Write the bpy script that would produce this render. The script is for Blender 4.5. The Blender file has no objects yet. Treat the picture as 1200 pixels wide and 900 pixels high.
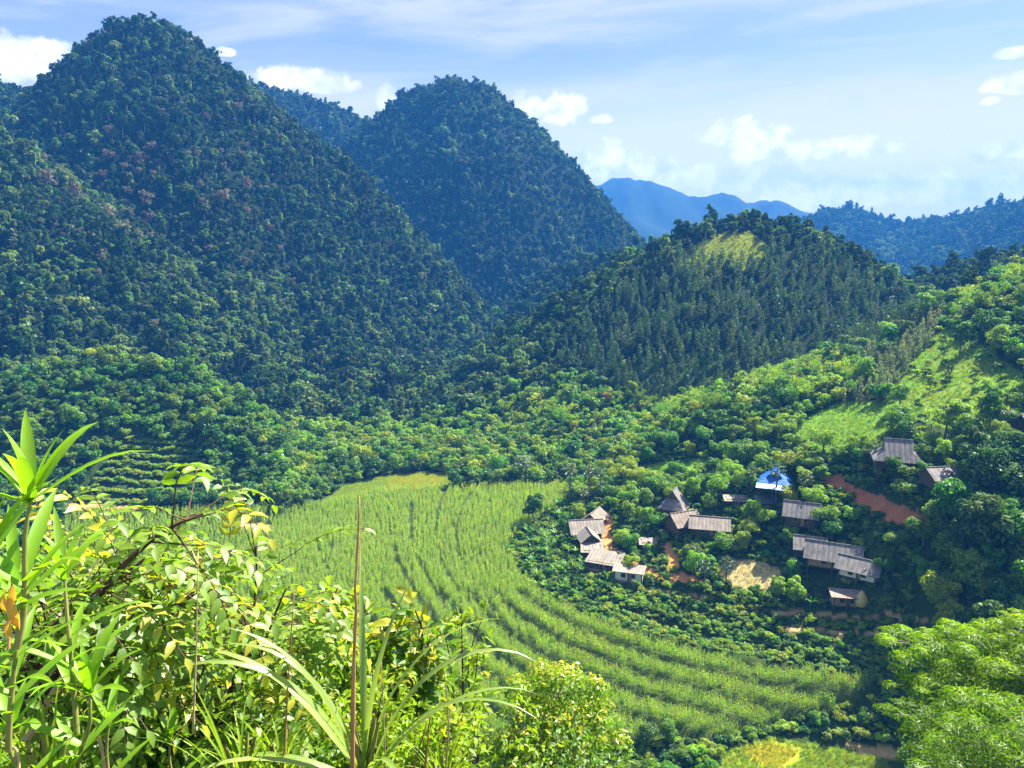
import bpy, math
import numpy as np
from mathutils import Vector

rng = np.random.default_rng(7)
scene = bpy.context.scene
rad = math.radians

# ------------------------------------------------------------------ camera
CAM_Z = 85.0
PITCH = rad(9.83)
F = 924.0                       # focal length in units of a 1200 x 900 frame
cam_data = bpy.data.cameras.new('camera')
cam = bpy.data.objects.new('camera', cam_data)
scene.collection.objects.link(cam)
cam.location = (0, 0, CAM_Z)
cam.rotation_euler = (rad(90) - PITCH, 0, 0)
cam_data.sensor_width = 36.0
cam_data.lens = 36.0 * F / 1200.0
cam_data.clip_start = 0.05
cam_data.clip_end = 30000
scene.camera = cam

# ------------------------------------------------------------------ light, exposure
SUN_AZ, SUN_EL = rad(50), rad(50)
SKY_STRENGTH = 0.061
SUN_STRENGTH = 5.0
EXPOSURE = 1.95
to_sun = Vector((math.sin(SUN_AZ) * math.cos(SUN_EL), math.cos(SUN_AZ) * math.cos(SUN_EL), math.sin(SUN_EL)))
sun_data = bpy.data.lights.new('sun', 'SUN')
sun_data.energy = SUN_STRENGTH
sun_data.angle = rad(0.5)
sun_data.color = (1.0, 0.93, 0.78)
sun = bpy.data.objects.new('sun', sun_data)
scene.collection.objects.link(sun)
sun.rotation_euler = to_sun.to_track_quat('Z', 'Y').to_euler()
sun.location = (100, 100, 600)
vs = scene.view_settings
vs.view_transform = 'Standard'
vs.look = 'None'
vs.gamma = 1.0
vs.use_curve_mapping = False
vs.exposure = EXPOSURE
cy = scene.cycles
cy.max_bounces = 5
cy.diffuse_bounces = 4
cy.glossy_bounces = 1
cy.transmission_bounces = 3
cy.volume_bounces = 0
cy.transparent_max_bounces = 6
cy.use_denoising = True
cy.sample_clamp_indirect = 4.0
cy.caustics_reflective = False
cy.caustics_refractive = False
cy.volume_step_rate = 4.0


class NT:
    """Small helper for node trees."""
    def __init__(self, tree):
        self.t = tree

    def n(self, kind, **kw):
        nd = self.t.nodes.new(kind)
        for k, v in kw.items():
            if k.startswith('i_'):
                key = k[2:]
                key = int(key) if key.isdigit() else key.replace('__', ' ')
                self.set(nd.inputs[key], v)
            else:
                setattr(nd, k, v)
        return nd

    def set(self, sock, v):
        if isinstance(v, bpy.types.NodeSocket):
            self.t.links.new(v, sock)
        else:
            sock.default_value = v

    def m(self, op, a, b=None, c=None, clamp=False):
        nd = self.t.nodes.new('ShaderNodeMath')
        nd.operation = op
        nd.use_clamp = clamp
        for i, v in enumerate((a, b, c)):
            if v is not None:
                self.set(nd.inputs[i], v)
        return nd.outputs[0]

    def smooth(self, v, lo, hi):
        nd = self.t.nodes.new('ShaderNodeMapRange')
        nd.interpolation_type = 'SMOOTHSTEP'
        self.set(nd.inputs['Value'], v)
        nd.inputs['From Min'].default_value = lo
        nd.inputs['From Max'].default_value = hi
        return nd.outputs['Result']

    def mix(self, f, a, b):
        nd = self.t.nodes.new('ShaderNodeMix')
        nd.data_type = 'RGBA'
        self.set(nd.inputs[0], f)
        self.set(nd.inputs[6], a)
        self.set(nd.inputs[7], b)
        return nd.outputs[2]

    def noise(self, vec, scale, detail=3.0, rough=0.55, dist=0.0):
        nd = self.t.nodes.new('ShaderNodeTexNoise')
        if vec is not None:
            self.set(nd.inputs['Vector'], vec)
        nd.inputs['Scale'].default_value = scale
        nd.inputs['Detail'].default_value = detail
        nd.inputs['Roughness'].default_value = rough
        nd.inputs['Distortion'].default_value = dist
        return nd.outputs[0]


# photo pixel <-> world, used to measure where things stand
CP, SP = math.cos(PITCH), math.sin(PITCH)


def ray(px, py):
    u = (px - 600.0) / F
    v = (450.0 - py) / F
    return np.array([u, CP + v * SP, -SP + v * CP])


def P_r(px, py, r):
    d = ray(px, py)
    k = r / math.hypot(d[0], d[1])
    return np.array([0, 0, CAM_Z]) + d * k


def P_z(px, py, z):
    d = ray(px, py)
    k = (z - CAM_Z) / d[2]
    return np.array([0, 0, CAM_Z]) + d * k


def pix(x, y, z):
    zz = z - CAM_Z
    d = y * CP - zz * SP
    v = y * SP + zz * CP
    d = np.maximum(d, 1e-3)
    return 600 + F * x / d, 450 - F * v / d


# ------------------------------------------------------------------ sky with clouds
world = bpy.data.worlds.new('World')
scene.world = world
world.use_nodes = True
wt = world.node_tree
wt.nodes.clear()
W = NT(wt)
w_out = W.n('ShaderNodeOutputWorld')
w_bg = W.n('ShaderNodeBackground')
w_bg.inputs['Strength'].default_value = SKY_STRENGTH
wt.links.new(w_bg.outputs[0], w_out.inputs[0])
sky = W.n('ShaderNodeTexSky', sky_type='NISHITA')
sky.sun_disc = False
sky.sun_elevation = SUN_EL
sky.sun_rotation = SUN_AZ
sky.altitude = 400
sky.air_density = 1.15
sky.dust_density = 0.6
sky.ozone_density = 1.6
tc = W.n('ShaderNodeTexCoord')
sep = W.n('ShaderNodeSeparateXYZ')
wt.links.new(tc.outputs['Generated'], sep.inputs[0])
X, Y, Zc = sep.outputs
az = W.m('ARCTAN2', X, Y)
hor = W.m('SQRT', W.m('ADD', W.m('MULTIPLY', X, X), W.m('MULTIPLY', Y, Y)))
el = W.m('DIVIDE', Zc, W.m('MAXIMUM', hor, 0.05))
comb = W.n('ShaderNodeCombineXYZ', i_0=az, i_1=el)
uv = comb.outputs[0]
# thin streaky cirrus
c1 = W.n('ShaderNodeCombineXYZ', i_0=W.m('MULTIPLY', az, 2.6), i_1=W.m('MULTIPLY', W.m('ADD', el, W.m('MULTIPLY', az, -0.05)), 17.0), i_2=3.3).outputs[0]
cir = W.smooth(W.noise(c1, 1.0, 5.0, 0.58, 0.7), 0.40, 0.66)
c2 = W.n('ShaderNodeCombineXYZ', i_0=W.m('MULTIPLY', az, 1.2), i_1=W.m('MULTIPLY', el, 5.0), i_2=8.1).outputs[0]
veil = W.smooth(W.noise(c2, 1.0, 3.0, 0.5, 0.3), 0.30, 0.75)
low = W.smooth(el, 0.24, 0.05)
CLOUD = (10.5, 10.9, 11.6, 1)
tint = W.n('ShaderNodeMix', data_type='RGBA', blend_type='MULTIPLY')
tint.inputs[0].default_value = 1.0
wt.links.new(sky.outputs[0], tint.inputs[6])
tint.inputs[7].default_value = (0.60, 0.565, 0.70, 1)      # clear tropical blue
col = W.mix(W.m('MULTIPLY', W.m('ADD', W.m('MULTIPLY', cir, 0.72), W.m('MULTIPLY', veil, 0.42)), 0.95, clamp=True), tint.outputs[2], (3.8, 3.95, 4.7, 1))
col = W.mix(W.m('MULTIPLY', low, 0.94), col, (6.0, 5.5, 5.2, 1))
# heaped cumulus, each at its own bearing: (px, py, half width, half height, strength)
CUMULI = [(20, 76, 48, 24, 1.0), (352, 98, 48, 14, 1.0), (262, 62, 9, 5, .8), (640, 132, 34, 19, 1.0), (700, 196, 38, 22, 1.0), (772, 203, 34, 13, .85),
          (868, 162, 38, 15, .9), (905, 182, 40, 12, .8), (986, 176, 48, 12, .9), (1182, 180, 34, 12, .9), (1196, 101, 26, 10, .9),
          (918, 208, 34, 16, .75), (960, 232, 60, 18, .7), (1090, 226, 120, 16, .6), (1186, 64, 12, 5, .6), (1162, 119, 8, 5, .7), (703, 141, 12, 6, .6), (455, 118, 12, 14, .5),
          (840, 215, 90, 20, .55)]
puff = W.noise(uv, 42.0, 6.0, 0.6, 0.2)
puff2 = W.noise(uv, 13.0, 3.0, 0.5)
total = None
for (cx, cyy, a, b, s) in CUMULI:
    d = ray(cx, cyy)
    u0 = math.atan2(d[0], d[1])
    v0 = d[2] / math.hypot(d[0], d[1])
    du = W.m('MULTIPLY', W.m('SUBTRACT', az, u0), F / (a * 1.4))
    dv = W.m('MULTIPLY', W.m('SUBTRACT', el, v0), F / (b * 1.45))
    dvn = W.m('MAXIMUM', dv, W.m('MULTIPLY', dv, -1.7))        # flatter base
    e = W.m('ADD', W.m('MULTIPLY', du, du), W.m('MULTIPLY', dvn, dvn))
    f = W.m('ADD', W.m('SUBTRACT', 1.0, e), W.m('ADD', W.m('MULTIPLY', W.m('SUBTRACT', puff, 0.5), 2.6), W.m('MULTIPLY', W.m('SUBTRACT', puff2, 0.5), 1.6)))
    f = W.m('MULTIPLY', W.smooth(f, 0.0, 0.7), s)
    total = f if total is None else W.m('MAXIMUM', total, f)
shade = W.mix(W.smooth(W.noise(uv, 30.0, 4.0), 0.35, 0.65), (4.7, 4.8, 5.1, 1), (7.4, 7.0, 6.5, 1))
col = W.mix(total, col, shade)
wt.links.new(col, w_bg.inputs['Color'])


# ------------------------------------------------------------------ small tools
def link(o):
    scene.collection.objects.link(o)
    return o


def tag(o, label=None, cat=None, group=None, kind=None):
    if label:
        o['label'] = label
    if cat:
        o['category'] = cat
    if group:
        o['group'] = group
    if kind:
        o['kind'] = kind
    return o


def empty(name, loc, rz=0.0):
    o = bpy.data.objects.new(name, None)
    o.location = loc
    o.rotation_euler = (0, 0, rz)
    o.empty_display_size = 0.2
    return link(o)


def vnoise(x, y, seed=0):
    """Smooth 2-D value noise in 0..1."""
    xi = np.floor(x).astype(np.int64)
    yi = np.floor(y).astype(np.int64)
    fx = x - xi
    fy = y - yi
    fx = fx * fx * (3 - 2 * fx)
    fy = fy * fy * (3 - 2 * fy)

    def h(a, b):
        n = (a * 374761393 + b * 668265263 + seed * 974634777) & 0xffffffff
        n = ((n ^ (n >> 13)) * 1274126177) & 0xffffffff
        n = (n ^ (n >> 16)) & 0xffffffff
        return n / 4294967295.0
    return (h(xi, yi) * (1 - fx) + h(xi + 1, yi) * fx) * (1 - fy) + (h(xi, yi + 1) * (1 - fx) + h(xi + 1, yi + 1) * fx) * fy


def fbm(x, y, octaves=4, seed=0):
    s, a, t = 0, 1.0, 0
    for i in range(octaves):
        s = s + a * vnoise(x * 2 ** i + 17.3 * i, y * 2 ** i - 9.1 * i, seed + i)
        t += a
        a *= 0.5
    return s / t


def inpoly(px, py, poly):
    px = np.asarray(px, float)
    py = np.asarray(py, float)
    r = np.zeros(px.shape, bool)
    n = len(poly)
    for i in range(n):
        x1, y1 = poly[i]
        x2, y2 = poly[(i + 1) % n]
        if y1 == y2:
            continue
        c = ((y1 > py) != (y2 > py)) & (px < (x2 - x1) * (py - y1) / (y2 - y1) + x1)
        r ^= c
    return r


def smoothstep(v, a, b):
    t = np.clip((v - a) / (b - a), 0, 1)
    return t * t * (3 - 2 * t)


def np_mesh(name, verts, faces_flat, counts, mats, smooth=False, mat_idx=None):
    """Mesh from numpy arrays: verts (n,3), flat loop indices, loops per face."""
    me = bpy.data.meshes.new(name)
    verts = np.asarray(verts, np.float32)
    counts = np.asarray(counts, np.int32)
    me.vertices.add(len(verts))
    me.vertices.foreach_set('co', verts.ravel())
    me.loops.add(len(faces_flat))
    me.loops.foreach_set('vertex_index', np.asarray(faces_flat, np.int32))
    me.polygons.add(len(counts))
    me.polygons.foreach_set('loop_start', np.concatenate([[0], np.cumsum(counts)[:-1]]).astype(np.int32))
    if mat_idx is not None:
        me.polygons.foreach_set('material_index', np.asarray(mat_idx, np.int32))
    if smooth:
        me.polygons.foreach_set('use_smooth', np.ones(len(counts), bool))
    for m in (mats if isinstance(mats, (list, tuple)) else [mats]):
        me.materials.append(m)
    me.update(calc_edges=True)
    return me


def obj(name, me, parent=None, loc=None):
    o = bpy.data.objects.new(name, me)
    if loc is not None:
        o.location = loc
    if parent is not None:
        o.parent = parent
    return link(o)


class MB:
    """Collects boxes, tubes and faces into one mesh."""
    def __init__(self):
        self.v, self.f, self.n = [], [], 0

    def face(self, *pts):
        self.v += [tuple(p) for p in pts]
        self.f.append(list(range(self.n, self.n + len(pts))))
        self.n += len(pts)

    def grid(self, rows):
        """rows: list of equal-length point lists, joined into quads."""
        m = len(rows[0])
        b = self.n
        for r in rows:
            self.v += [tuple(p) for p in r]
        self.n += m * len(rows)
        for i in range(len(rows) - 1):
            for j in range(m - 1):
                self.f.append([b + i * m + j, b + i * m + j + 1, b + (i + 1) * m + j + 1, b + (i + 1) * m + j])

    def box(self, c, s, rz=0.0):
        x, y, z = [q / 2 for q in s]
        ca, sa = math.cos(rz), math.sin(rz)
        b = self.n
        for sx in (-1, 1):
            for sy in (-1, 1):
                for sz in (-1, 1):
                    X_, Y_ = sx * x, sy * y
                    self.v.append((c[0] + X_ * ca - Y_ * sa, c[1] + X_ * sa + Y_ * ca, c[2] + sz * z))
        self.n += 8
        for q in ((0, 1, 3, 2), (4, 6, 7, 5), (0, 4, 5, 1), (2, 3, 7, 6), (0, 2, 6, 4), (1, 5, 7, 3)):
            self.f.append([b + i for i in q])

    def tube(self, pts, radii, seg=6, cap=True):
        pts = [np.asarray(p, float) for p in pts]
        b = self.n
        k = len(pts)
        for i, p in enumerate(pts):
            t = pts[min(i + 1, k - 1)] - pts[max(i - 1, 0)]
            t = t / (np.linalg.norm(t) + 1e-9)
            a = np.cross(t, (0, 0, 1) if abs(t[2]) < 0.9 else (1, 0, 0))
            a /= np.linalg.norm(a) + 1e-9
            c = np.cross(t, a)
            for j in range(seg):
                th = 2 * math.pi * j / seg
                self.v.append(tuple(p + radii[i] * (math.cos(th) * a + math.sin(th) * c)))
        self.n += k * seg
        for i in range(k - 1):
            for j in range(seg):
                j2 = (j + 1) % seg
                self.f.append([b + i * seg + j, b + i * seg + j2, b + (i + 1) * seg + j2, b + (i + 1) * seg + j])
        if cap:
            self.f.append([b + (k - 1) * seg + j for j in range(seg)])
            self.f.append([b + j for j in reversed(range(seg))])

    def mesh(self, name, mat, smooth=False):
        me = bpy.data.meshes.new(name)
        me.from_pydata(self.v, [], self.f)
        for m in (mat if isinstance(mat, (list, tuple)) else [mat]):
            me.materials.append(m)
        if smooth:
            me.polygons.foreach_set('use_smooth', np.ones(len(me.polygons), bool))
        me.update()
        return me

    def build(self, name, mat, parent=None, loc=None, smooth=False):
        return obj(name, self.mesh(name, mat, smooth), parent, loc)


# ------------------------------------------------------------------ materials
def new_mat(name):
    m = bpy.data.materials.new(name)
    m.use_nodes = True
    m.node_tree.nodes.clear()
    t = NT(m.node_tree)
    out = t.n('ShaderNodeOutputMaterial')
    return m, t, out


def leaf_mat(name, c, c2=None, trans=0.35, gloss=0.05, rough=0.45, vary=0.30, hue=0.03, obj_vary=True, tcol=None, mottle=0.0):
    """Leaf: diffuse + translucent + a little sheen, varied per plant and per leaf."""
    m, t, out = new_mat(name)
    geo = t.n('ShaderNodeNewGeometry')
    c2 = c2 or tuple(min(1, q * k) for q, k in zip(c, (1.55, 1.35, 1.0)))
    oi = t.n('ShaderNodeObjectInfo')
    colr = t.mix(geo.outputs['Random Per Island'], (*c, 1), (*c2, 1))
    if mottle:
        tcn = t.n('ShaderNodeTexCoord')
        nz = t.smooth(t.noise(tcn.outputs['Object'], 22.0, 4.0, 0.7), 0.42, 0.66)
        colr = t.mix(t.m('MULTIPLY', nz, mottle), colr, tuple(q * k for q, k in zip(c, (1.5, .95, .8))) + (1,))
        fine = t.smooth(t.noise(tcn.outputs['Object'], 130.0, 2.0, 0.6), 0.66, 0.74)
        colr = t.mix(t.m('MULTIPLY', fine, mottle), colr, (0.16, 0.11, 0.03, 1))
    hs = t.n('ShaderNodeHueSaturation')
    t.set(hs.inputs['Color'], colr)
    if obj_vary:
        r = oi.outputs['Random']
        r2 = t.m('FRACT', t.m('MULTIPLY', r, 17.31))
        t.set(hs.inputs['Hue'], t.m('ADD', 0.5 - hue, t.m('MULTIPLY', r, 2 * hue)))
        t.set(hs.inputs['Value'], t.m('ADD', 1 - vary, t.m('MULTIPLY', r2, 2 * vary)))
    d = t.n('ShaderNodeBsdfDiffuse', i_Color=hs.outputs[0])
    tr = t.n('ShaderNodeBsdfTranslucent')
    tm = t.n('ShaderNodeMix', data_type='RGBA', blend_type='MULTIPLY')
    tm.inputs[0].default_value = 1.0
    t.set(tm.inputs[6], hs.outputs[0])
    tm.inputs[7].default_value = (*(tcol or (1.7, 1.75, 0.9)), 1)
    t.set(tr.inputs['Color'], tm.outputs[2])
    mx = t.n('ShaderNodeMixShader')
    mx.inputs[0].default_value = trans
    t.set(mx.inputs[1], d.outputs[0])
    t.set(mx.inputs[2], tr.outputs[0])
    sh = mx.outputs[0]
    if gloss > 0:
        g = t.n('ShaderNodeBsdfGlossy')
        g.inputs['Roughness'].default_value = rough
        g.inputs['Color'].default_value = (0.9, 0.95, 1, 1)
        m2 = t.n('ShaderNodeMixShader')
        m2.inputs[0].default_value = gloss
        t.set(m2.inputs[1], sh)
        t.set(m2.inputs[2], g.outputs[0])
        sh = m2.outputs[0]
    t.set(out.inputs[0], sh)
    return m


def rough_mat(name, c, c2, scale=3.0, rough=0.9, bump=0.0, stretch=(1, 1, 1), spec=0.2, coords='Object'):
    m, t, out = new_mat(name)
    tcn = t.n('ShaderNodeTexCoord')
    mp = t.n('ShaderNodeMapping')
    mp.inputs['Scale'].default_value = stretch
    t.set(mp.inputs[0], tcn.outputs[coords])
    nz = t.noise(mp.outputs[0], scale, 5.0, 0.6)
    f = t.smooth(nz, 0.3, 0.7)
    p = t.n('ShaderNodeBsdfPrincipled')
    t.set(p.inputs['Base Color'], t.mix(f, (*c, 1), (*c2, 1)))
    p.inputs['Roughness'].default_value = rough
    p.inputs['Specular IOR Level'].default_value = spec
    if bump:
        b = t.n('ShaderNodeBump')
        b.inputs['Strength'].default_value = bump
        b.inputs['Distance'].default_value = 0.05
        t.set(b.inputs['Height'], nz)
        t.set(p.inputs['Normal'], b.outputs[0])
    t.set(out.inputs[0], p.outputs[0])
    return m


M = {}
M['bark'] = rough_mat('bark', (0.10, 0.075, 0.05), (0.22, 0.18, 0.13), 6.0, 0.95, 0.4, (1, 1, .25))
M['pale_bark'] = rough_mat('pale_bark', (0.25, 0.21, 0.16), (0.42, 0.38, 0.31), 6.0, 0.95, 0.4, (1, 1, .25))
M['jungle'] = leaf_mat('jungle_leaf', (0.012, 0.037, 0.008), (0.048, 0.094, 0.016), 0.3, 0.01, vary=0.45, hue=0.035)
M['jungle_grey'] = leaf_mat('dry_crown', (0.14, 0.12, 0.08), (0.20, 0.17, 0.12), 0.2, 0.0, vary=0.25)
M['jungle_light'] = leaf_mat('light_jungle_leaf', (0.075, 0.145, 0.025), (0.14, 0.215, 0.045), 0.36, 0.01, vary=0.35)
M['bamboo'] = leaf_mat('spire_leaf', (0.026, 0.062, 0.012), (0.09, 0.15, 0.045), 0.36, 0.02, vary=0.35)
M['leaf_dark'] = leaf_mat('deep_green_leaf', (0.034, 0.105, 0.008), (0.075, 0.17, 0.012), 0.38, 0.02, vary=0.25)
M['leaf_mid'] = leaf_mat('fresh_green_leaf', (0.085, 0.195, 0.008), (0.155, 0.28, 0.012), 0.44, 0.02, vary=0.25)
M['leaf_light'] = leaf_mat('yellow_green_leaf', (0.165, 0.28, 0.008), (0.27, 0.37, 0.012), 0.46, 0.02, vary=0.2)
M['leaf_red'] = leaf_mat('rusty_leaf', (0.22, 0.07, 0.02), (0.30, 0.14, 0.03), 0.3, 0.02)
M['leaf_gold'] = leaf_mat('golden_leaf', (0.22, 0.16, 0.02), (0.28, 0.22, 0.03), 0.3, 0.02)
M['leaf_pale'] = leaf_mat('pale_green_leaf', (0.11, 0.18, 0.07), (0.17, 0.25, 0.10), 0.3, 0.04)
M['leaf_spire'] = leaf_mat('pale_spire_leaf', (0.11, 0.15, 0.05), (0.19, 0.22, 0.09), 0.32, 0.04, vary=0.25)
M['banana'] = leaf_mat('banana_leaf', (0.085, 0.21, 0.012), (0.14, 0.29, 0.025), 0.45, 0.02, 0.35, vary=0.2)
M['palm'] = leaf_mat('palm_leaf', (0.060, 0.110, 0.030), (0.11, 0.16, 0.05), 0.3, 0.08, 0.4, vary=0.2)
M['maize'] = leaf_mat('maize_leaf', (0.215, 0.345, 0.006), (0.31, 0.42, 0.014), 0.56, 0.02, 0.4, vary=0.18, hue=0.02)
M['tassel'] = leaf_mat('maize_tassel', (0.34, 0.33, 0.1), (0.42, 0.4, 0.15), 0.3, 0.0, vary=0.15)
M['rice'] = leaf_mat('rice_blade', (0.20, 0.30, 0.022), (0.30, 0.36, 0.030), 0.4, 0.03, vary=0.15)
M['rice_gold'] = leaf_mat('ripe_rice_blade', (0.31, 0.34, 0.018), (0.37, 0.37, 0.022), 0.4, 0.02, vary=0.15)
M['grass'] = leaf_mat('grass_blade', (0.13, 0.26, 0.012), (0.21, 0.33, 0.016), 0.42, 0.02, vary=0.2)
M['grass_yellow'] = leaf_mat('yellow_grass_blade', (0.19, 0.245, 0.018), (0.25, 0.28, 0.02), 0.4, 0.02, vary=0.2)
M['grass_dry'] = leaf_mat('dry_grass_blade', (0.32, 0.24, 0.10), (0.42, 0.33, 0.15), 0.3, 0.0, vary=0.2)

# ------------------------------------------------------------------ terrain
# base surface: valley floor, village spur and near slopes, a thin-plate surface through measured points (px, py, 'z' or 'r', value)
CTRL = [
    (300, 620, 'z', 0), (400, 575, 'z', 2), (350, 590, 'z', 1), (480, 560, 'z', 4), (600, 564, 'z', 6.5), (665, 567, 'z', 7.5),
    (500, 620, 'z', 2), (600, 650, 'z', 3), (500, 700, 'z', 0), (600, 700, 'z', 2), (700, 742, 'z', 2), (800, 780, 'z', 2),
    (1000, 808, 'z', 4), (850, 848, 'z', 0), (700, 835, 'z', -2), (600, 800, 'z', -2), (400, 700, 'z', -1), (500, 800, 'z', -3), (940, 887, 'z', -5), (1030, 880, 'z', -3),
    (700, 642, 'z', 8), (740, 667, 'z', 7), (790, 590, 'z', 16), (820, 612, 'z', 15), (800, 682, 'z', 8), (870, 672, 'z', 11),
    (935, 605, 'z', 21), (908, 565, 'z', 26), (985, 660, 'z', 16), (1000, 702, 'z', 12), (1050, 735, 'z', 10), (1050, 540, 'z', 35),
    (1060, 605, 'z', 28), (980, 562, 'z', 29), (850, 542, 'z', 22), (750, 562, 'z', 14), (1110, 560, 'z', 38),
    (1150, 480, 'r', 220), (1100, 430, 'r', 255), (1180, 430, 'r', 242), (1000, 470, 'r', 245), (950, 505, 'r', 228), (900, 470, 'r', 262),
    (1190, 345, 'r', 290), (1120, 372, 'r', 300), (1085, 400, 'r', 290), (1150, 700, 'z', 16), (1200, 600, 'z', 37), (1200, 720, 'z', 18),
    (1000, 430, 'r', 285), (700, 545, 'z', 10), (150, 565, 'z', 8), (120, 530, 'z', 15), (210, 538, 'z', 14), (150, 610, 'z', 3), (-100, 640, 'z', 4), (250, 600, 'z', 2), (850, 470, 'r', 270), (800, 500, 'r', 262),
]
XYZ = [tuple(P_z(a, b, v) if k == 'z' else P_r(a, b, v)) for a, b, k, v in CTRL]
XYZ += [(-90, 110, 0), (-30, 95, -4), (20, 100, -5), (60, 105, -5), (110, 110, 4), (160, 130, 22), (-40, 330, 7), (20, 380, 14), (-120, 330, 12), (100, 330, 22),
        (260, 330, 95), (300, 260, 80), (230, 400, 80), (120, 420, 30), (60, 40, -5), (-60, 40, -5), (220, 160, 45), (-200, 200, 20), (-220, 320, 30)]
XYZ = np.array(XYZ)


def tps_fit(pts, vals, smooth):
    n = len(pts)
    d2 = ((pts[:, None] - pts[None]) ** 2).sum(-1)
    K = 0.5 * d2 * np.log(d2 + 1e-9)
    K[np.arange(n), np.arange(n)] = smooth
    Pm = np.hstack([np.ones((n, 1)), pts])
    A = np.zeros((n + 3, n + 3))
    A[:n, :n] = K
    A[:n, n:] = Pm
    A[n:, :n] = Pm.T
    w = np.linalg.solve(A, np.concatenate([vals, np.zeros(3)]))
    return pts, w


def tps_eval(model, x, y):
    pts, w = model
    n = len(pts)
    out = w[n] + w[n + 1] * x + w[n + 2] * y
    for i in range(n):
        d2 = (x - pts[i, 0]) ** 2 + (y - pts[i, 1]) ** 2
        out = out + w[i] * 0.5 * d2 * np.log(d2 + 1e-9)
    return out


TPS = tps_fit(XYZ[:, :2] / 100.0, XYZ[:, 2], 0.02)

# hills: ridge lines (px, py, range) with a flank slope and a rounding radius
CAN = 6.0       # height of the tree canopy that stands on the ridge
HILLS = {
    'peak_a': (1.22, 13, 8.5, [
        [(-70, 290, 630), (0, 205, 636), (40, 138, 642), (62, 100, 645), (100, 50, 650), (140, 20, 650), (175, 10, 650), (200, 20, 650), (235, 48, 648), (282, 86, 638), (318, 117, 634), (350, 143, 630), (382, 168, 626), (415, 198, 620), (440, 228, 615), (472, 258, 608), (498, 292, 600), (522, 328, 592), (545, 372, 580), (560, 408, 565)],
        [(175, 10, 650), (205, 110, 590), (235, 210, 535), (262, 300, 485), (285, 395, 415)],
        [(318, 117, 634), (345, 215, 570), (372, 310, 510), (395, 390, 455), (412, 445, 405)],
        [(62, 98, 645), (80, 190, 590), (105, 280, 530), (135, 350, 460)],
    ]),
    'shoulder': (1.1, 20, CAN, [[(250, 80, 1080), (300, 95, 1080), (340, 107, 1080), (380, 119, 1080), (410, 131, 1080), (426, 150, 1080), (436, 185, 1070)]]),
    'far_knoll': (0.9, 20, CAN, [[(-120, 60, 780), (-40, 84, 780), (5, 95, 780), (26, 101, 780), (44, 122, 775), (60, 160, 770)]]),
    'side_ridge': (0.8, 14, CAN, [[(-160, 60, 560), (-80, 110, 540), (0, 172, 510), (40, 222, 490), (80, 290, 465), (112, 342, 440), (152, 392, 415), (200, 440, 390)]]),
    'peak_b': (1.25, 30, CAN, [
        [(395, 240, 900), (428, 172, 930), (460, 126, 945), (492, 101, 950), (530, 90, 950), (560, 96, 950), (590, 121, 948), (620, 152, 940), (652, 188, 925), (690, 232, 900), (716, 264, 880), (745, 295, 855), (790, 330, 830)],
        [(530, 90, 950), (535, 200, 880), (540, 300, 810)],
    ]),
    'saddle_hill': (0.75, 14, CAN, [[(775, 300, 640), (745, 288, 640), (712, 291, 640), (685, 300, 632), (650, 325, 615), (612, 355, 600), (580, 388, 585), (540, 420, 560)]]),
    'saddle_low': (0.6, 14, CAN, [[(440, 395, 520), (480, 400, 530), (520, 400, 540), (570, 400, 545), (620, 405, 540)]]),
    'mid_hill': (0.66, 16, 5.5, [
        [(700, 360, 405), (742, 322, 420), (770, 292, 430), (800, 274, 435), (842, 259, 440), (880, 250, 440), (920, 258, 440), (962, 280, 435), (1002, 310, 425), (1052, 340, 410), (1088, 356, 400), (1130, 372, 390)],
        [(880, 250, 440), (868, 285, 415), (850, 320, 385)],
    ]),
    'mid_spur': (0.62, 10, CAN, [[(742, 322, 420), (690, 370, 400), (642, 406, 375), (600, 432, 355), (560, 462, 340), (520, 490, 330), (485, 520, 318)],
                                 [(690, 370, 400), (680, 425, 345), (672, 475, 305)]]),
    'back_ridge': (0.55, 18, CAN, [[(1080, 360, 470), (1120, 322, 480), (1160, 300, 490), (1205, 285, 500), (1300, 262, 500), (1420, 250, 480)]]),
    'right_ridge': (0.55, 12, CAN, [[(1060, 412, 305), (1095, 372, 318), (1150, 340, 325), (1205, 322, 330), (1300, 290, 330), (1400, 300, 300)]]),
    'low_hill': (0.95, 9, 4.0, [[(-140, 440, 340), (-60, 436, 335), (0, 444, 325), (60, 430, 318), (130, 416, 318), (200, 424, 315), (250, 454, 305), (288, 492, 292), (312, 530, 278), (330, 566, 262)]]),
    'blue_range': (0.6, 50, 10, [
        [(880, 320, 1700), (925, 268, 1750), (955, 252, 1800), (988, 241, 1800), (1012, 252, 1800), (1032, 266, 1800), (1052, 270, 1800), (1092, 254, 1750), (1132, 252, 1700), (1172, 244, 1650), (1202, 233, 1600), (1300, 200, 1550), (1420, 190, 1500)],
        [(1012, 252, 1800), (1045, 300, 1500)], [(1172, 238, 1650), (1120, 310, 1350)], [(988, 241, 1800), (960, 300, 1500)],
    ]),
    'far_range': (0.5, 10, 0, [[(560, 300, 3200), (640, 250, 3200), (690, 217, 3200), (715, 210, 3200), (731, 206, 3200), (745, 209, 3200), (760, 210, 3200), (785, 222, 3200), (800, 226, 3200), (828, 231, 3180), (836, 226, 3170), (842, 221, 3170), (850, 229, 3170), (858, 239, 3170), (882, 235, 3200), (912, 236, 3200), (930, 252, 3250), (960, 285, 3300), (1100, 290, 3500), (1250, 280, 3500)],
                               [(731, 206, 3200), (745, 250, 2800)], [(800, 226, 3200), (815, 260, 2850)]]),
}


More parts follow.
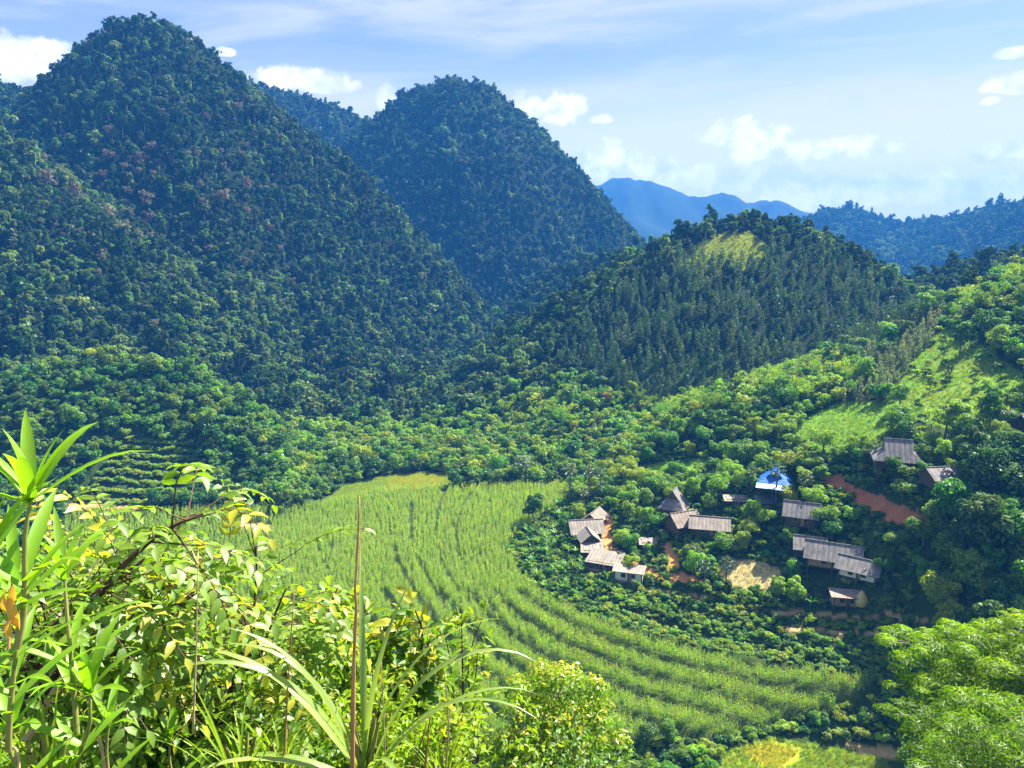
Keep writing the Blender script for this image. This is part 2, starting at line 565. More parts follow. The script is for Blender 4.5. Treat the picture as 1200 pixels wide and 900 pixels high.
# broken rocky crest along the far range
jr = np.random.default_rng(5)
crest = HILLS['far_range'][3][0]
fine = []
for a, b in zip(crest[:-1], crest[1:]):
    k = max(1, int((b[0] - a[0]) / 5))
    for i in range(k):
        f = i / k
        fine.append((a[0] + (b[0] - a[0]) * f, a[1] + (b[1] - a[1]) * f + jr.uniform(-1.6, 2.6), a[2] + (b[2] - a[2]) * f + jr.uniform(-40, 40)))
HILLS['far_range'][3][0] = fine + [crest[-1]]


def seg_dist(x, y, A, B):
    ax, ay, aZ = A
    bx, by, bZ = B
    dx, dy = bx - ax, by - ay
    t = np.clip(((x - ax) * dx + (y - ay) * dy) / (dx * dx + dy * dy + 1e-9), 0, 1)
    d = np.hypot(x - ax - t * dx, y - ay - t * dy)
    return d, aZ + t * (bZ - aZ)


NA = 640
AZ = np.linspace(rad(-64), rad(64), NA)
RR = np.concatenate([np.geomspace(0.3, 90, 74)[:-1], np.linspace(90, 335, 290)[:-1], np.geomspace(335, 1250, 230)[:-1], np.geomspace(1250, 4400, 90)])
NR = len(RR)
GX = np.sin(AZ)[None, :] * RR[:, None]
GY = np.cos(AZ)[None, :] * RR[:, None]
GR = np.repeat(RR[:, None], NA, 1)

base = tps_eval(TPS, GX / 100.0, GY / 100.0)
far_base = 12 + 10 * smoothstep(GR, 400, 1500) - 60 * smoothstep(GR, 1200, 5000)
wgt = smoothstep(GR, 330, 430)
base = np.clip(base, -6, 110) * (1 - wgt) + far_base * wgt


def smax(a, b, k):
    h = np.clip(0.5 + 0.5 * (a - b) / k, 0, 1)
    return b + (a - b) * h + k * h * (1 - h)


GZ = base.copy()
for hname, (slope, R, can, lines) in HILLS.items():
    H = np.full(GZ.shape, -1e4)
    for ln in lines:
        pts = [P_r(*p) - np.array([0, 0, can]) for p in ln]
        for a, b in zip(pts[:-1], pts[1:]):
            d, zz = seg_dist(GX, GY, a, b)
            H = np.maximum(H, zz - slope * (np.sqrt(d * d + R * R) - R))
    rise = np.clip((H - base) / 60.0, 0, 1)
    sc = 60.0 if hname not in ('far_range', 'blue_range') else 420.0
    amp = 13.0 if hname not in ('far_range', 'blue_range', 'mid_hill', 'low_hill', 'right_ridge', 'mid_spur') else (5.0 if sc < 100 else 60.0)
    if hname == 'blue_range':
        amp = 34
    ngl = (1 - np.abs(2 * fbm(GX / sc, GY / sc, 4, 3) - 1))
    dsil = np.clip(H.max(0, keepdims=True) - H, 0, 40) / 40.0      # keep the crest line
    H = H - amp * (1 - ngl) * rise * np.clip(dsil + 0.15, 0, 1)
    if hname == 'far_range':
        H = H + 26 * (fbm(GX / 70, GY / 70, 4, 9) - 0.5)
    GZ = smax(GZ, H, 5.0 if can else 8.0)

# the slope the camera stands on
fg = np.where(GY < 1.2, 83.4, 83.4 - 0.80 * (GY - 1.2)) + 0.10 * np.clip(-GX, 0, 60) - 0.05 * np.clip(GX, 0, 80)
fg = fg + 1.6 * (fbm(GX / 9, GY / 9, 3, 5) - 0.5) * smoothstep(GR, 4, 20)
near = smoothstep(GR, 110, 95)
GZ = np.where(GR < 112, smax(GZ, fg, 3.0), GZ)
gpx, gpy = pix(GX, GY, GZ)

# field contours: a coordinate that runs across the maize rows
BANDS = [(0, [(652, 575), (620, 598), (596, 632), (612, 672), (650, 708), (700, 733), (770, 758), (860, 782), (950, 795), (1015, 800)]),
         (9, [(590, 572), (566, 600), (560, 640), (585, 690), (640, 736), (710, 772), (790, 800), (870, 822), (960, 835)]),
         (18, [(520, 575), (510, 620), (520, 670), (555, 725), (610, 775), (690, 812), (770, 838)]),
         (27, [(450, 582), (455, 630), (480, 690), (520, 750), (580, 805), (650, 850)]),
         (36, [(400, 590), (405, 640), (425, 700), (460, 760), (520, 830)])]


def ground_from_pixel(px, py):
    """First place where the sight line of a photo pixel meets the terrain."""
    d = ray(px, py)
    hh = math.hypot(d[0], d[1])
    a = math.atan2(d[0], d[1])
    j = int(np.clip(np.searchsorted(AZ, a), 1, NA - 1))
    f = (a - AZ[j - 1]) / (AZ[j] - AZ[j - 1])
    col_ = GZ[:, j - 1] * (1 - f) + GZ[:, j] * f
    line = CAM_Z + d[2] / hh * RR
    k = np.nonzero((line <= col_) & (RR > 20))[0]
    if len(k) == 0:
        return P_z(px, py, 0)
    k = k[0]
    if k > 0:
        g0, g1 = line[k - 1] - col_[k - 1], line[k] - col_[k]
        r = RR[k - 1] + (RR[k] - RR[k - 1]) * g0 / (g0 - g1 + 1e-9)
    else:
        r = RR[k]
    return P_r(px, py, r)


bp, bv = [], []
for s, ln in BANDS:
    for p in ln:
        w = ground_from_pixel(*p)
        bp.append(w[:2])
        bv.append(s)
BAND = tps_fit(np.array(bp) / 100.0, np.array(bv, float), 0.01)


def band_s(x, y):
    return tps_eval(BAND, x / 100.0, y / 100.0)


FIELD = [(285, 625), (345, 595), (400, 587), (450, 574), (520, 571), (600, 567), (665, 568), (668, 583), (640, 600), (608, 625), (594, 642), (612, 680), (650, 708), (700, 727),
         (760, 744), (860, 768), (950, 784), (1022, 796), (1010, 822), (940, 838), (860, 862), (760, 868), (640, 868), (560, 860), (480, 850), (400, 830), (300, 760), (260, 680)]
near_m = (GR > 90) & (GR < 335)
fieldm = inpoly(gpx, gpy, FIELD) & near_m
S = np.where(near_m, band_s(GX, GY), 0)
TW = 5.4
fr = (S / TW) - np.floor(S / TW)
lowf = smoothstep(gpy, 665, 735)
step = 1.7 * (smoothstep(fr, 0.70, 1.0) - fr)
GZ = np.where(fieldm, GZ - step * lowf, GZ)

TERRACE_L = [(88, 592), (95, 560), (150, 520), (222, 528), (238, 560), (222, 592)]
TERRACE_R = [(690, 700), (760, 690), (860, 700), (1000, 725), (1070, 720), (1075, 760), (1060, 795), (1000, 785), (860, 760), (760, 735)]


def terrace(z, h):
    q = z / h
    k = np.floor(q)
    return h * (k + smoothstep(q - k, 0.65, 1.0))


for poly, h in ((TERRACE_L, 1.9), (TERRACE_R, 1.5)):
    mk = inpoly(gpx, gpy, poly) & near_m
    GZ = np.where(mk, terrace(GZ, h), GZ)
GZ = GZ + np.where(near_m & ~fieldm, 0.5 * (fbm(GX / 5, GY / 5, 3, 21) - 0.5), 0)
gpx, gpy = pix(GX, GY, GZ)

# visibility of the ground from the viewpoint (for deciding where vegetation is worth planting)
TAN = (GZ - CAM_Z) / GR
CUM = np.maximum.accumulate(TAN, 0)
CUM = np.vstack([np.full((1, NA), -9.0), CUM[:-1]])


def gi(x, y):
    r = np.hypot(x, y)
    a = np.arctan2(x, y)
    j = np.clip((a - AZ[0]) / (AZ[1] - AZ[0]), 0, NA - 1.001)
    i = np.clip(np.interp(r, RR, np.arange(NR)), 0, NR - 1.001)
    return i, j, r


def H(x, y):
    x = np.asarray(x, float)
    y = np.asarray(y, float)
    i, j, r = gi(x, y)
    i0, j0 = i.astype(int), j.astype(int)
    fi, fj = i - i0, j - j0
    return (GZ[i0, j0] * (1 - fi) * (1 - fj) + GZ[i0 + 1, j0] * fi * (1 - fj) + GZ[i0, j0 + 1] * (1 - fi) * fj + GZ[i0 + 1, j0 + 1] * fi * fj)


def visible(x, y, up=8.0):
    i, j, r = gi(x, y)
    i0, j0 = i.astype(int), np.round(j).astype(int)
    return (H(x, y) + up - CAM_Z) / r > CUM[i0, j0]


# ground cover colours
C_FOREST = np.array([0.007, 0.017, 0.005])
C_GRASS = np.array([0.130, 0.240, 0.020])
C_YGRASS = np.array([0.19, 0.23, 0.02])
C_SCRUB = np.array([0.035, 0.065, 0.010])
C_SOIL = np.array([0.16, 0.12, 0.06])
C_FIELD = np.array([0.055, 0.085, 0.015])
C_ORANGE = np.array([0.52, 0.24, 0.08])
C_RED = np.array([0.40, 0.15, 0.06])
C_TAN = np.array([0.40, 0.27, 0.12])
C_DRY = np.array([0.40, 0.34, 0.15])
C_RICE = np.array([0.22, 0.30, 0.022])
C_GOLD = np.array([0.42, 0.36, 0.025])
GRASS_A = [(925, 508), (960, 482), (990, 470), (1048, 474), (1050, 500), (1020, 520), (960, 532)]
GRASS_B = [(1040, 470), (1070, 425), (1088, 400), (1105, 385), (1132, 394), (1160, 415), (1200, 440), (1210, 500), (1120, 505), (1075, 492)]
GRASS_C = [(784, 308), (806, 292), (842, 275), (882, 272), (900, 290), (892, 316), (850, 322), (800, 320)]
GRASS_D = [(745, 545), (800, 540), (850, 538), (850, 556), (800, 565), (750, 560)]
RICE_FAR = [(372, 598), (398, 572), (440, 560), (500, 553), (556, 560), (520, 572), (450, 576), (400, 590)]
RICE_GOLD = [(868, 878), (905, 870), (938, 878), (934, 890), (915, 900), (885, 893)]
RICE_NEAR = [(850, 882), (905, 866), (1000, 882), (1042, 892), (1050, 925), (840, 925)]
DIRT_A = [(697, 600), (716, 600), (720, 640), (735, 652), (765, 668), (800, 672), (835, 682), (835, 687), (795, 684), (752, 672), (720, 656), (704, 645)]
DIRT_B = [(960, 556), (985, 556), (992, 566), (1025, 578), (1088, 606), (1090, 622), (1050, 614), (1012, 596), (990, 578), (962, 568)]
DIRT_C = [(776, 640), (790, 636), (795, 665), (784, 668)]
DIRT_D = [(1008, 696), (1020, 705), (1060, 722), (1090, 724), (1090, 728), (1056, 728), (1012, 708)]
DRY_A = [(838, 662), (880, 655), (912, 664), (918, 680), (892, 692), (850, 688)]
BARE_L = [(280, 612), (318, 614), (318, 624), (284, 622)]
BARE_R = [(988, 872), (1042, 874), (1060, 884), (1050, 892), (1010, 884)]
BARE_T = [(75, 590), (180, 592), (180, 597), (75, 597)]
TERR_LINES = [[(885, 712), (940, 718), (1030, 722), (1030, 726), (940, 723), (885, 717)], [(920, 735), (1040, 741), (1040, 745), (920, 740)], [(760, 690), (830, 700), (830, 704), (760, 695)],
              [(715, 660), (760, 690), (756, 694), (712, 666)]]

COL = np.empty(GZ.shape + (3,))
COL[:] = C_FOREST
nz1 = fbm(GX / 7, GY / 7, 3, 31)
nz2 = fbm(GX / 1.7, GY / 1.7, 3, 37)
jx = gpx + (nz1 - 0.5) * 12
jy = gpy + (nz2 - 0.5) * 8
COL[near_m] = C_SCRUB
PAINT = [(FIELD, C_FIELD), (GRASS_A, C_GRASS), (GRASS_B, C_GRASS), (GRASS_D, C_GRASS), (RICE_FAR, C_RICE), (RICE_NEAR, C_RICE), (RICE_GOLD, C_GOLD),
         (DRY_A, C_DRY), (DIRT_A, C_ORANGE), (DIRT_B, C_RED), (DIRT_C, C_ORANGE), (DIRT_D, C_TAN), (BARE_L, C_TAN), (BARE_R, C_TAN), (BARE_T, C_TAN)] + [(l, C_TAN) for l in TERR_LINES]
for poly, c in PAINT:
    COL[inpoly(jx, jy, poly) & near_m] = c
COL[inpoly(gpx, gpy, GRASS_C) & (GR > 335) & (GR < 520)] = C_YGRASS
COL[GR > 2300] = np.array([0.012, 0.028, 0.012])
COL = COL * (0.75 + 0.5 * fbm(GX / 2.5, GY / 2.5, 3, 41))[..., None]

m, t, out = new_mat('ground')
at = t.n('ShaderNodeAttribute', attribute_name='cover')
tcn = t.n('ShaderNodeTexCoord')
nzz = t.noise(tcn.outputs['Object'], 1.3, 5.0, 0.65)
hs = t.n('ShaderNodeHueSaturation')
t.set(hs.inputs['Color'], at.outputs['Color'])
t.set(hs.inputs['Value'], t.m('ADD', 0.55, t.m('MULTIPLY', nzz, 0.9)))
pb = t.n('ShaderNodeBsdfPrincipled')
t.set(pb.inputs['Base Color'], hs.outputs[0])
pb.inputs['Roughness'].default_value = 0.95
pb.inputs['Specular IOR Level'].default_value = 0.1
bm_ = t.n('ShaderNodeBump')
bm_.inputs['Strength'].default_value = 0.5
bm_.inputs['Distance'].default_value = 0.3
t.set(bm_.inputs['Height'], nzz)
t.set(pb.inputs['Normal'], bm_.outputs[0])
t.set(out.inputs[0], pb.outputs[0])
M['ground'] = m

idx = np.arange(NR * NA).reshape(NR, NA)
q = np.stack([idx[:-1, :-1], idx[1:, :-1], idx[1:, 1:], idx[:-1, 1:]], -1).reshape(-1, 4)
q = q[:, ::-1]
me = np_mesh('terrain', np.stack([GX, GY, GZ], -1).reshape(-1, 3), q.ravel(), np.full(len(q), 4), M['ground'], smooth=True)
ca = me.color_attributes.new('cover', 'FLOAT_COLOR', 'POINT')
ca.data.foreach_set('color', np.concatenate([COL.reshape(-1, 3), np.ones((NR * NA, 1))], 1).astype(np.float32).ravel())
terrain = tag(obj('terrain', me), 'green valley floor with steep karst hills rising around it', 'terrain', kind='structure')

# the air between here and the far range
hz, t, out = new_mat('haze')
pv = t.n('ShaderNodeVolumePrincipled')
pv.inputs['Color'].default_value = (0.05, 0.32, 1.0, 1)
pv.inputs['Density'].default_value = 0.00023
pv.inputs['Anisotropy'].default_value = 0.0
t.set(out.inputs['Volume'], pv.outputs[0])
zlo, zhi = float(GZ.min()) - 1.0, max(float(GZ.max()) + 25, 120.0)
hb = MB()
hb.box((0, 1700, (zlo + zhi) / 2), (8200, 4000, zhi - zlo))
haze = tag(hb.build('haze', hz), 'thin bluish haze filling the valley air', 'haze', kind='stuff')

# ------------------------------------------------------------------ village houses
def roof_mat(name, c, c2, lines=1.1, metal=False):
    m, t, out = new_mat(name)
    tcn = t.n('ShaderNodeTexCoord')
    sp = t.n('ShaderNodeSeparateXYZ')
    t.set(sp.inputs[0], tcn.outputs['Object'])
    wv = t.m('ABSOLUTE', t.m('SINE', t.m('MULTIPLY', sp.outputs[0], math.pi / lines)))
    st = t.n('ShaderNodeMapping')
    st.inputs['Scale'].default_value = (1.6, .35, .35)
    t.set(st.inputs[0], tcn.outputs['Object'])
    n1 = t.noise(st.outputs[0], 2.0, 6.0, 0.65)
    n2 = t.noise(tcn.outputs['Object'], 0.55, 4.0, 0.6)
    f = t.m('ADD', t.m('MULTIPLY', n1, 0.6), t.m('MULTIPLY', n2, 0.55))
    base_c = t.mix(t.smooth(f, 0.35, 0.8), (*c, 1), (*c2, 1))
    dark = t.mix(t.smooth(wv, 0.22, 0.0), base_c, tuple(q * 0.62 for q in c) + (1,))
    p = t.n('ShaderNodeBsdfPrincipled')
    t.set(p.inputs['Base Color'], dark)
    p.inputs['Roughness'].default_value = 0.45 if metal else 0.8
    p.inputs['Specular IOR Level'].default_value = 0.4 if metal else 0.2
    b = t.n('ShaderNodeBump')
    b.inputs['Strength'].default_value = 0.5
    b.inputs['Distance'].default_value = 0.08
    t.set(b.inputs['Height'], t.m('ADD', wv, n1))
    t.set(p.inputs['Normal'], b.outputs[0])
    t.set(out.inputs[0], p.outputs[0])
    return m


M['roof_grey'] = roof_mat('weathered_grey_tile', (0.105, 0.10, 0.098), (0.27, 0.25, 0.235))
M['roof_brown'] = roof_mat('weathered_brown_tile', (0.13, 0.105, 0.085), (0.30, 0.245, 0.20))
M['roof_pale'] = roof_mat('pale_fibre_cement', (0.17, 0.15, 0.125), (0.36, 0.31, 0.26), 0.9)
M['roof_pink'] = roof_mat('faded_pink_sheet', (0.21, 0.165, 0.14), (0.38, 0.30, 0.255), 0.8)
M['roof_blue'] = roof_mat('blue_metal_sheet', (0.015, 0.11, 0.46), (0.02, 0.15, 0.58), 0.8, True)
M['roof_blue_pale'] = roof_mat('pale_blue_sheet', (0.28, 0.42, 0.66), (0.38, 0.52, 0.72), 0.8, True)
M['roof_dark'] = roof_mat('dark_metal_sheet', (0.10, 0.11, 0.12), (0.18, 0.19, 0.20), 0.8, True)
M['wood_dark'] = rough_mat('dark_timber', (0.055, 0.040, 0.028), (0.13, 0.095, 0.065), 5.0, 0.85, 0.3, (1, 1, .2))
M['wood_pale'] = rough_mat('pale_timber', (0.24, 0.16, 0.09), (0.36, 0.26, 0.16), 5.0, 0.85, 0.3, (1, 1, .2))
M['wall_white'] = rough_mat('limewashed_wall', (0.62, 0.60, 0.55), (0.78, 0.76, 0.71), 1.5, 0.9)
M['wall_blue'] = rough_mat('blue_painted_wall', (0.05, 0.14, 0.36), (0.10, 0.22, 0.45), 1.5, 0.8)
M['glass_dark'] = rough_mat('dark_opening', (0.012, 0.013, 0.015), (0.03, 0.03, 0.03), 2.0, 0.5)
M['tarp'] = rough_mat('blue_tarpaulin', (0.02, 0.16, 0.60), (0.05, 0.25, 0.70), 3.0, 0.5)
M['straw'] = rough_mat('straw', (0.46, 0.34, 0.12), (0.62, 0.48, 0.20), 9.0, 0.95, 0.6, (1, 1, .3))
LANDMARKS = []      # (x, y, phrase)
KEEP = []           # photo rectangles that stay clear of vegetation: x0, y0, x1, y1, range


def slab(mb, pts, th=0.12):
    """A thin solid panel from a planar polygon."""
    p = [np.asarray(a, float) for a in pts]
    n = np.cross(p[1] - p[0], p[2] - p[0])
    n = n / (np.linalg.norm(n) + 1e-9)
    if n[2] < 0:
        p = p[::-1]
        n = -n
    lo = [a - n * th for a in p]
    mb.face(*p)
    mb.face(*lo[::-1])
    for i in range(len(p)):
        k = (i + 1) % len(p)
        mb.face(p[i], lo[i], lo[k], p[k])


def house(base_px, L, Wd, yaw, label, phrase, style='gable', eave=2.6, rise=2.6, roof='roof_grey', wall='wood_dark', stilt=1.4, over=0.7, keep=None, name='village_house', lean=None, cat='house', group='village houses', front_white=False):
    L, Wd, rise = L * .92, Wd * .90, rise * .95
    g = ground_from_pixel(*base_px)
    x, y = g[0], g[1]
    z = float(min(H(x + dx, y + dy) for dx in (-L / 3, 0, L / 3) for dy in (-Wd / 3, 0, Wd / 3)))
    zc = float(H(x, y))
    root = empty(name, (x, y, zc - 0.05), rad(yaw))
    tag(root, label, cat, group)
    e = eave + stilt
    hl, hw = L / 2, Wd / 2
    ol, ow = hl + over, hw + over
    foot = z - zc - 0.6
    # walls
    wl = MB()
    wl.box((0, 0, (stilt + e) / 2), (L - 0.2, Wd - 0.2, e - stilt))
    if style in ('gable',):
        for s in (-1, 1):
            slab(wl, [(s * (hl - .12), -hw + .12, e - .02), (s * (hl - .12), hw - .12, e - .02), (s * (hl - .12), 0, e + rise * .90)], 0.08)
    if style == 'mono':
        for s in (-1, 1):
            slab(wl, [(s * (hl - .12), -hw + .2, e - .02), (s * (hl - .12), hw - .12, e - .02), (s * (hl - .12), hw - .12, e + rise * .86)], 0.08)
    wobj = wl.build('wall', M[wall], root)
    nwin = 1 if L < 5 else 2
    side = -1
    for k in range(nwin):
        wx = -L / 2 + L * (k + 1) / (nwin + 1) + (0.4 if nwin == 1 else 0)
        w = MB()
        w.box((wx, side * (hw - 0.09), stilt + (e - stilt) * .56), (0.9, 0.10, 0.9))
        win = w.build('window', M['glass_dark'], wobj)
        fr_ = MB()
        zc_ = stilt + (e - stilt) * .56
        for dx in (-.5, .5):
            fr_.box((wx + dx, side * (hw - 0.05), zc_), (0.1, 0.14, 1.1))
        fr_.box((wx, side * (hw - 0.05), zc_ + .5), (0.9, 0.14, 0.1))
        fr_.box((wx, side * (hw - 0.05), zc_ - .5), (0.9, 0.14, 0.1))
        fr_.build('window_frame', M['wood_pale'], wobj)
    d = MB()
    d.box((L * 0.05, side * (hw - 0.085), stilt + 0.95), (0.85, 0.11, 1.9))
    d.build('door', M['wood_pale' if wall != 'wood_pale' else 'wood_dark'], wobj)
    # posts
    for ix in (-1, 0, 1):
        for iy in (-1, 1):
            p = MB()
            p.box((ix * (hl - 0.25), iy * (hw - 0.02), (foot + e) / 2), (0.22, 0.24, e - foot))
            p.build('post', M['wood_dark'], root)
    if stilt > 0.3:
        fl = MB()
        fl.box((0, 0, stilt - 0.09), (L + 0.25, Wd + 0.3, 0.16))
        fl.build('floor', M['wood_dark'], root)
    else:
        fl = MB()
        fl.box((0, 0, (foot + stilt) / 2 - .01), (L + 0.1, Wd + 0.1, stilt - foot))
        fl.build('plinth', M['wood_pale'], root)
    # roof
    rf = MB()
    cap = MB()
    k = rise / hw
    lo = e - over * k * 0.8
    if style == 'gable':
        for s in (-1, 1):
            slab(rf, [(-ol, s * ow, lo), (ol, s * ow, lo), (ol, 0, e + rise), (-ol, 0, e + rise)])
        cap.tube([(-ol - .03, 0, e + rise + .04), (ol + .03, 0, e + rise + .04)], [.15, .15], 6)
        r_o = rf.build('roof', M[roof], root)
        cap.build('ridge_cap', M[roof], r_o)
    elif style == 'mono':
        slab(rf, [(-ol, -ow, lo), (ol, -ow, lo), (ol, ow, e + rise), (-ol, ow, e + rise)])
        r_o = rf.build('roof', M[roof], root)
    else:                                   # steep half-hipped roof with a small gable
        f = 0.52
        xr = hl * 0.55
        yb = ow * (1 - f)
        zb = lo + (e + rise - lo) * f
        for s in (-1, 1):
            slab(rf, [(-ol, s * ow, lo), (ol, s * ow, lo), (xr, s * yb, zb), (-xr, s * yb, zb)])
            slab(rf, [(-xr - .45, s * yb, zb), (xr + .45, s * yb, zb), (xr + .45, 0, e + rise), (-xr - .45, 0, e + rise)])
            slab(rf, [(s * ol, -ow, lo), (s * ol, ow, lo), (s * xr, yb, zb), (s * xr, -yb, zb)])
        r_o = rf.build('roof', M[roof], root)
        cap.tube([(-xr - .48, 0, e + rise + .04), (xr + .48, 0, e + rise + .04)], [.15, .15], 6)
        cap.build('ridge_cap', M[roof], r_o)
        for s in (-1, 1):
            gp = MB()
            slab(gp, [(s * xr, -yb + .1, zb - .05), (s * xr, yb - .1, zb - .05), (s * xr, 0, e + rise - .12)], 0.08)
            gp.build('gable_panel', M['wood_dark'], r_o)
    if lean:
        lw, lroof, lside = lean
        v = MB()
        z1 = lo + 0.1
        z0 = z1 - lw * 0.28
        if lside in ('front', 'back'):
            s = -1 if lside == 'front' else 1
            slab(v, [(-ol, s * (ow + lw), z0), (ol, s * (ow + lw), z0), (ol, s * (ow - .3), z1), (-ol, s * (ow - .3), z1)], 0.08)
            ends = [(q, s * (ow + lw - .4)) for q in (-hl, 0, hl)]
        else:
            s = -1 if lside == 'west' else 1
            slab(v, [(s * (ol + lw), -ow, z0), (s * (ol + lw), ow, z0), (s * (ol - .3), ow, z1), (s * (ol - .3), -ow, z1)], 0.08)
            ends = [(s * (ol + lw - .4), q) for q in (-hw, 0, hw)]
        v.build('veranda_roof', M[lroof], root)
        for ex, ey in ends:
            p = MB()
            p.box((ex, ey, (foot + z0) / 2), (0.16, 0.16, z0 + .1 - foot))
            p.build('veranda_post', M['wood_dark'], root)
    if phrase:
        LANDMARKS.append((x, y, phrase))
    if keep:
        KEEP.append((*keep, math.hypot(x, y) + 2, True))
    return root


# houses along the orange yard
house((697, 616), 6.5, 5, 62, 'small brown gabled house at the far yard end', 'the far yard end', 'gable', 2.2, 1.9, 'roof_brown', stilt=.5, keep=(680, 598, 716, 620))
house((686, 629), 8.5, 6.5, 8, 'wide pale brown roofed house in the row beside the orange yard', None, 'gable', 2.2, 2.3, 'roof_pale', stilt=.5, keep=(666, 612, 704, 632), over=.9)
house((690, 640), 5.2, 5, 98, 'house with its dark gable end facing the maize, in the row beside the orange yard', 'the orange yard houses', 'gable', 2.2, 2.0, 'roof_pale', stilt=.4, keep=(675, 620, 712, 645))
house((694, 651), 5.0, 4.2, -4, 'small flat pale lean-to between the dark gabled house and the long sloping shed', None, 'mono', 1.9, .7, 'roof_pale', stilt=.15, keep=(680, 634, 706, 652), cat='shed', name='lean_to_shed')
house((709, 664), 8.4, 5.4, -24, 'long shed under one plain sloping grey-brown roof beside the curving yard', 'the long sloping shed', 'mono', 1.9, 1.3, 'roof_pale', stilt=.1, keep=(686, 642, 728, 668), cat='shed', name='long_shed', over=.5)
house((737, 678), 7.6, 3.6, -17, 'low shed with white walls and a faded sheet roof at the yard entrance', 'the white-walled shed', 'mono', 2.3, .6, 'roof_pink', 'wall_white', stilt=.1, keep=(720, 656, 756, 686), cat='shed', name='white_shed', over=.35)
house((759, 641), 3.4, 2.4, -6, 'tiny hut with a pale roof in the bushes beside the orange yard', None, 'mono', 1.4, .5, 'roof_pale', stilt=.1, keep=(750, 629, 768, 642), cat='hut', name='small_hut')
# pair in the middle of the village
house((790, 604), 7.2, 6.6, 62, 'tall steep half-hipped grey house above the middle of the village', 'the steep half-hipped house', 'hip', 2.4, 4.2, 'roof_grey', stilt=1.0, keep=(774, 572, 808, 606))
house((800, 623), 7.6, 6.4, 24, 'brown house with a plain gable just below the steep half-hipped house', None, 'gable', 2.4, 2.4, 'roof_brown', stilt=.7, keep=(784, 598, 816, 622))
house((831, 625), 9.5, 6.2, -14, 'long low pale roofed house beside the brown gabled house', 'the pale long house', 'gable', 2.0, 2.0, 'roof_pale', stilt=.5, keep=(812, 602, 848, 622))
# blue roof
house((908, 574), 9.6, 7.2, 66, 'house with a bright blue metal roof and a pale blue veranda roof', 'the blue-roofed house', 'hip', 2.3, 2.5, 'roof_blue', stilt=.9, keep=(886, 534, 932, 574), lean=(2.2, 'roof_blue_pale', 'west'))
house((862, 592), 5.4, 2.6, -4, 'open shed with a pale sheet roof downhill of the blue-roofed house', None, 'mono', 1.8, .4, 'roof_pale', stilt=.1, keep=(852, 582, 874, 592), cat='shed', name='open_shed')
house((899, 594), 4.6, 3.0, 6, 'small dark metal roofed shed between the blue roof and the grey stilt house', None, 'mono', 1.8, .6, 'roof_dark', 'wall_blue', stilt=.1, keep=(886, 580, 910, 592), cat='shed', name='metal_shed')
house((938, 620), 7.4, 6.0, -24, 'grey tiled stilt house with a dark open front below the blue roof', 'the grey stilt house', 'gable', 2.6, 2.5, 'roof_grey', stilt=1.7, keep=(918, 584, 956, 620))
# the long farmstead
house((948, 652), 6.4, 5.4, -18, 'small grey house at the upper end of the long farmstead', None, 'gable', 2.2, 2.0, 'roof_grey', stilt=.7, keep=(934, 628, 962, 652))
house((976, 664), 11.5, 6.6, -26, 'largest grey tiled house in the middle of the long farmstead', 'the grey farmstead', 'gable', 2.2, 2.7, 'roof_grey', 'wood_pale', stilt=.7, keep=(948, 630, 1002, 670))
house((1007, 676), 8.4, 5.6, -38, 'lower grey house with pale walls at the near end of the long farmstead', None, 'gable', 1.9, 1.9, 'roof_grey', 'wall_white', stilt=.5, keep=(988, 642, 1030, 674))
house((990, 709), 6.0, 3.2, -10, 'wooden hut with a flat rusty roof standing beside a straw stack', 'the straw stack', 'mono', 2.1, .4, 'roof_pink', 'wood_pale', stilt=.4, keep=(980, 686, 1020, 712), cat='hut', name='wooden_hut', over=.4)
# upper houses
house((1050, 551), 10.4, 8.0, -18, 'large grey half-hipped house uphill of the red earth bank', 'the large upper house', 'hip', 2.4, 4.0, 'roof_grey', stilt=1.2, keep=(1026, 510, 1076, 544))
house((1106, 570), 8.6, 6.0, 8, 'grey house nearly hidden by trees above the red earth bank', 'the half-hidden house', 'gable', 2.2, 1.8, 'roof_grey', stilt=.5, keep=(1090, 551, 1112, 560))
house((1204, 508), 6.0, 5.0, 30, 'small brown house at the edge of the bright grass slope', 'the small brown house', 'gable', 2.2, 2.0, 'roof_brown', stilt=.6, keep=(1188, 488, 1210, 506))

# straw stack, tarpaulin, washing
g = ground_from_pixel(1009, 708)
st = MB()
prof = [(0.0, 3.1), (0.35, 2.7), (0.9, 1.7), (1.3, 0.8), (1.25, 0.25), (1.05, -0.3)]
rows = []
for rr_, zz_ in prof:
    rows.append([(rr_ * math.cos(a) * (1 + .08 * math.sin(3 * a + zz_)), rr_ * math.sin(a) * (1 + .08 * math.cos(2 * a)), zz_) for a in np.linspace(0, 2 * math.pi, 17)])
st.grid(rows)
ss = empty('straw_stack', (g[0], g[1], float(H(g[0], g[1]))))
tag(ss, 'pointed golden straw stack beside the wooden hut', 'straw stack')
st.build('straw', M['straw'], ss, smooth=True)
pl = MB()
pl.tube([(0, 0, -.3), (0, 0, 3.7)], [.06, .05], 6)
pl.build('pole', M['wood_dark'], ss)
g = ground_from_pixel(943, 662)
tp = MB()
rows = []
for i in range(9):
    rows.append([(-1.5 + 3 * i / 8, -.7 + 1.4 * j / 5, 0.5 + 0.45 * math.sin(i * 1.1 + j * .5) * (1 if 0 < j < 5 else .5) + .5 * (1 - abs(j - 2.5) / 2.5)) for j in range(6)])
tp.grid(rows)
tpo = tag(tp.build('tarpaulin', M['tarp'], None, (g[0], g[1], float(H(g[0], g[1])) - .1), smooth=True), 'crumpled blue tarpaulin over a heap beside the long farmstead', 'tarpaulin')
sm = tpo.modifiers.new('thickness', 'SOLIDIFY')
sm.thickness = 0.04
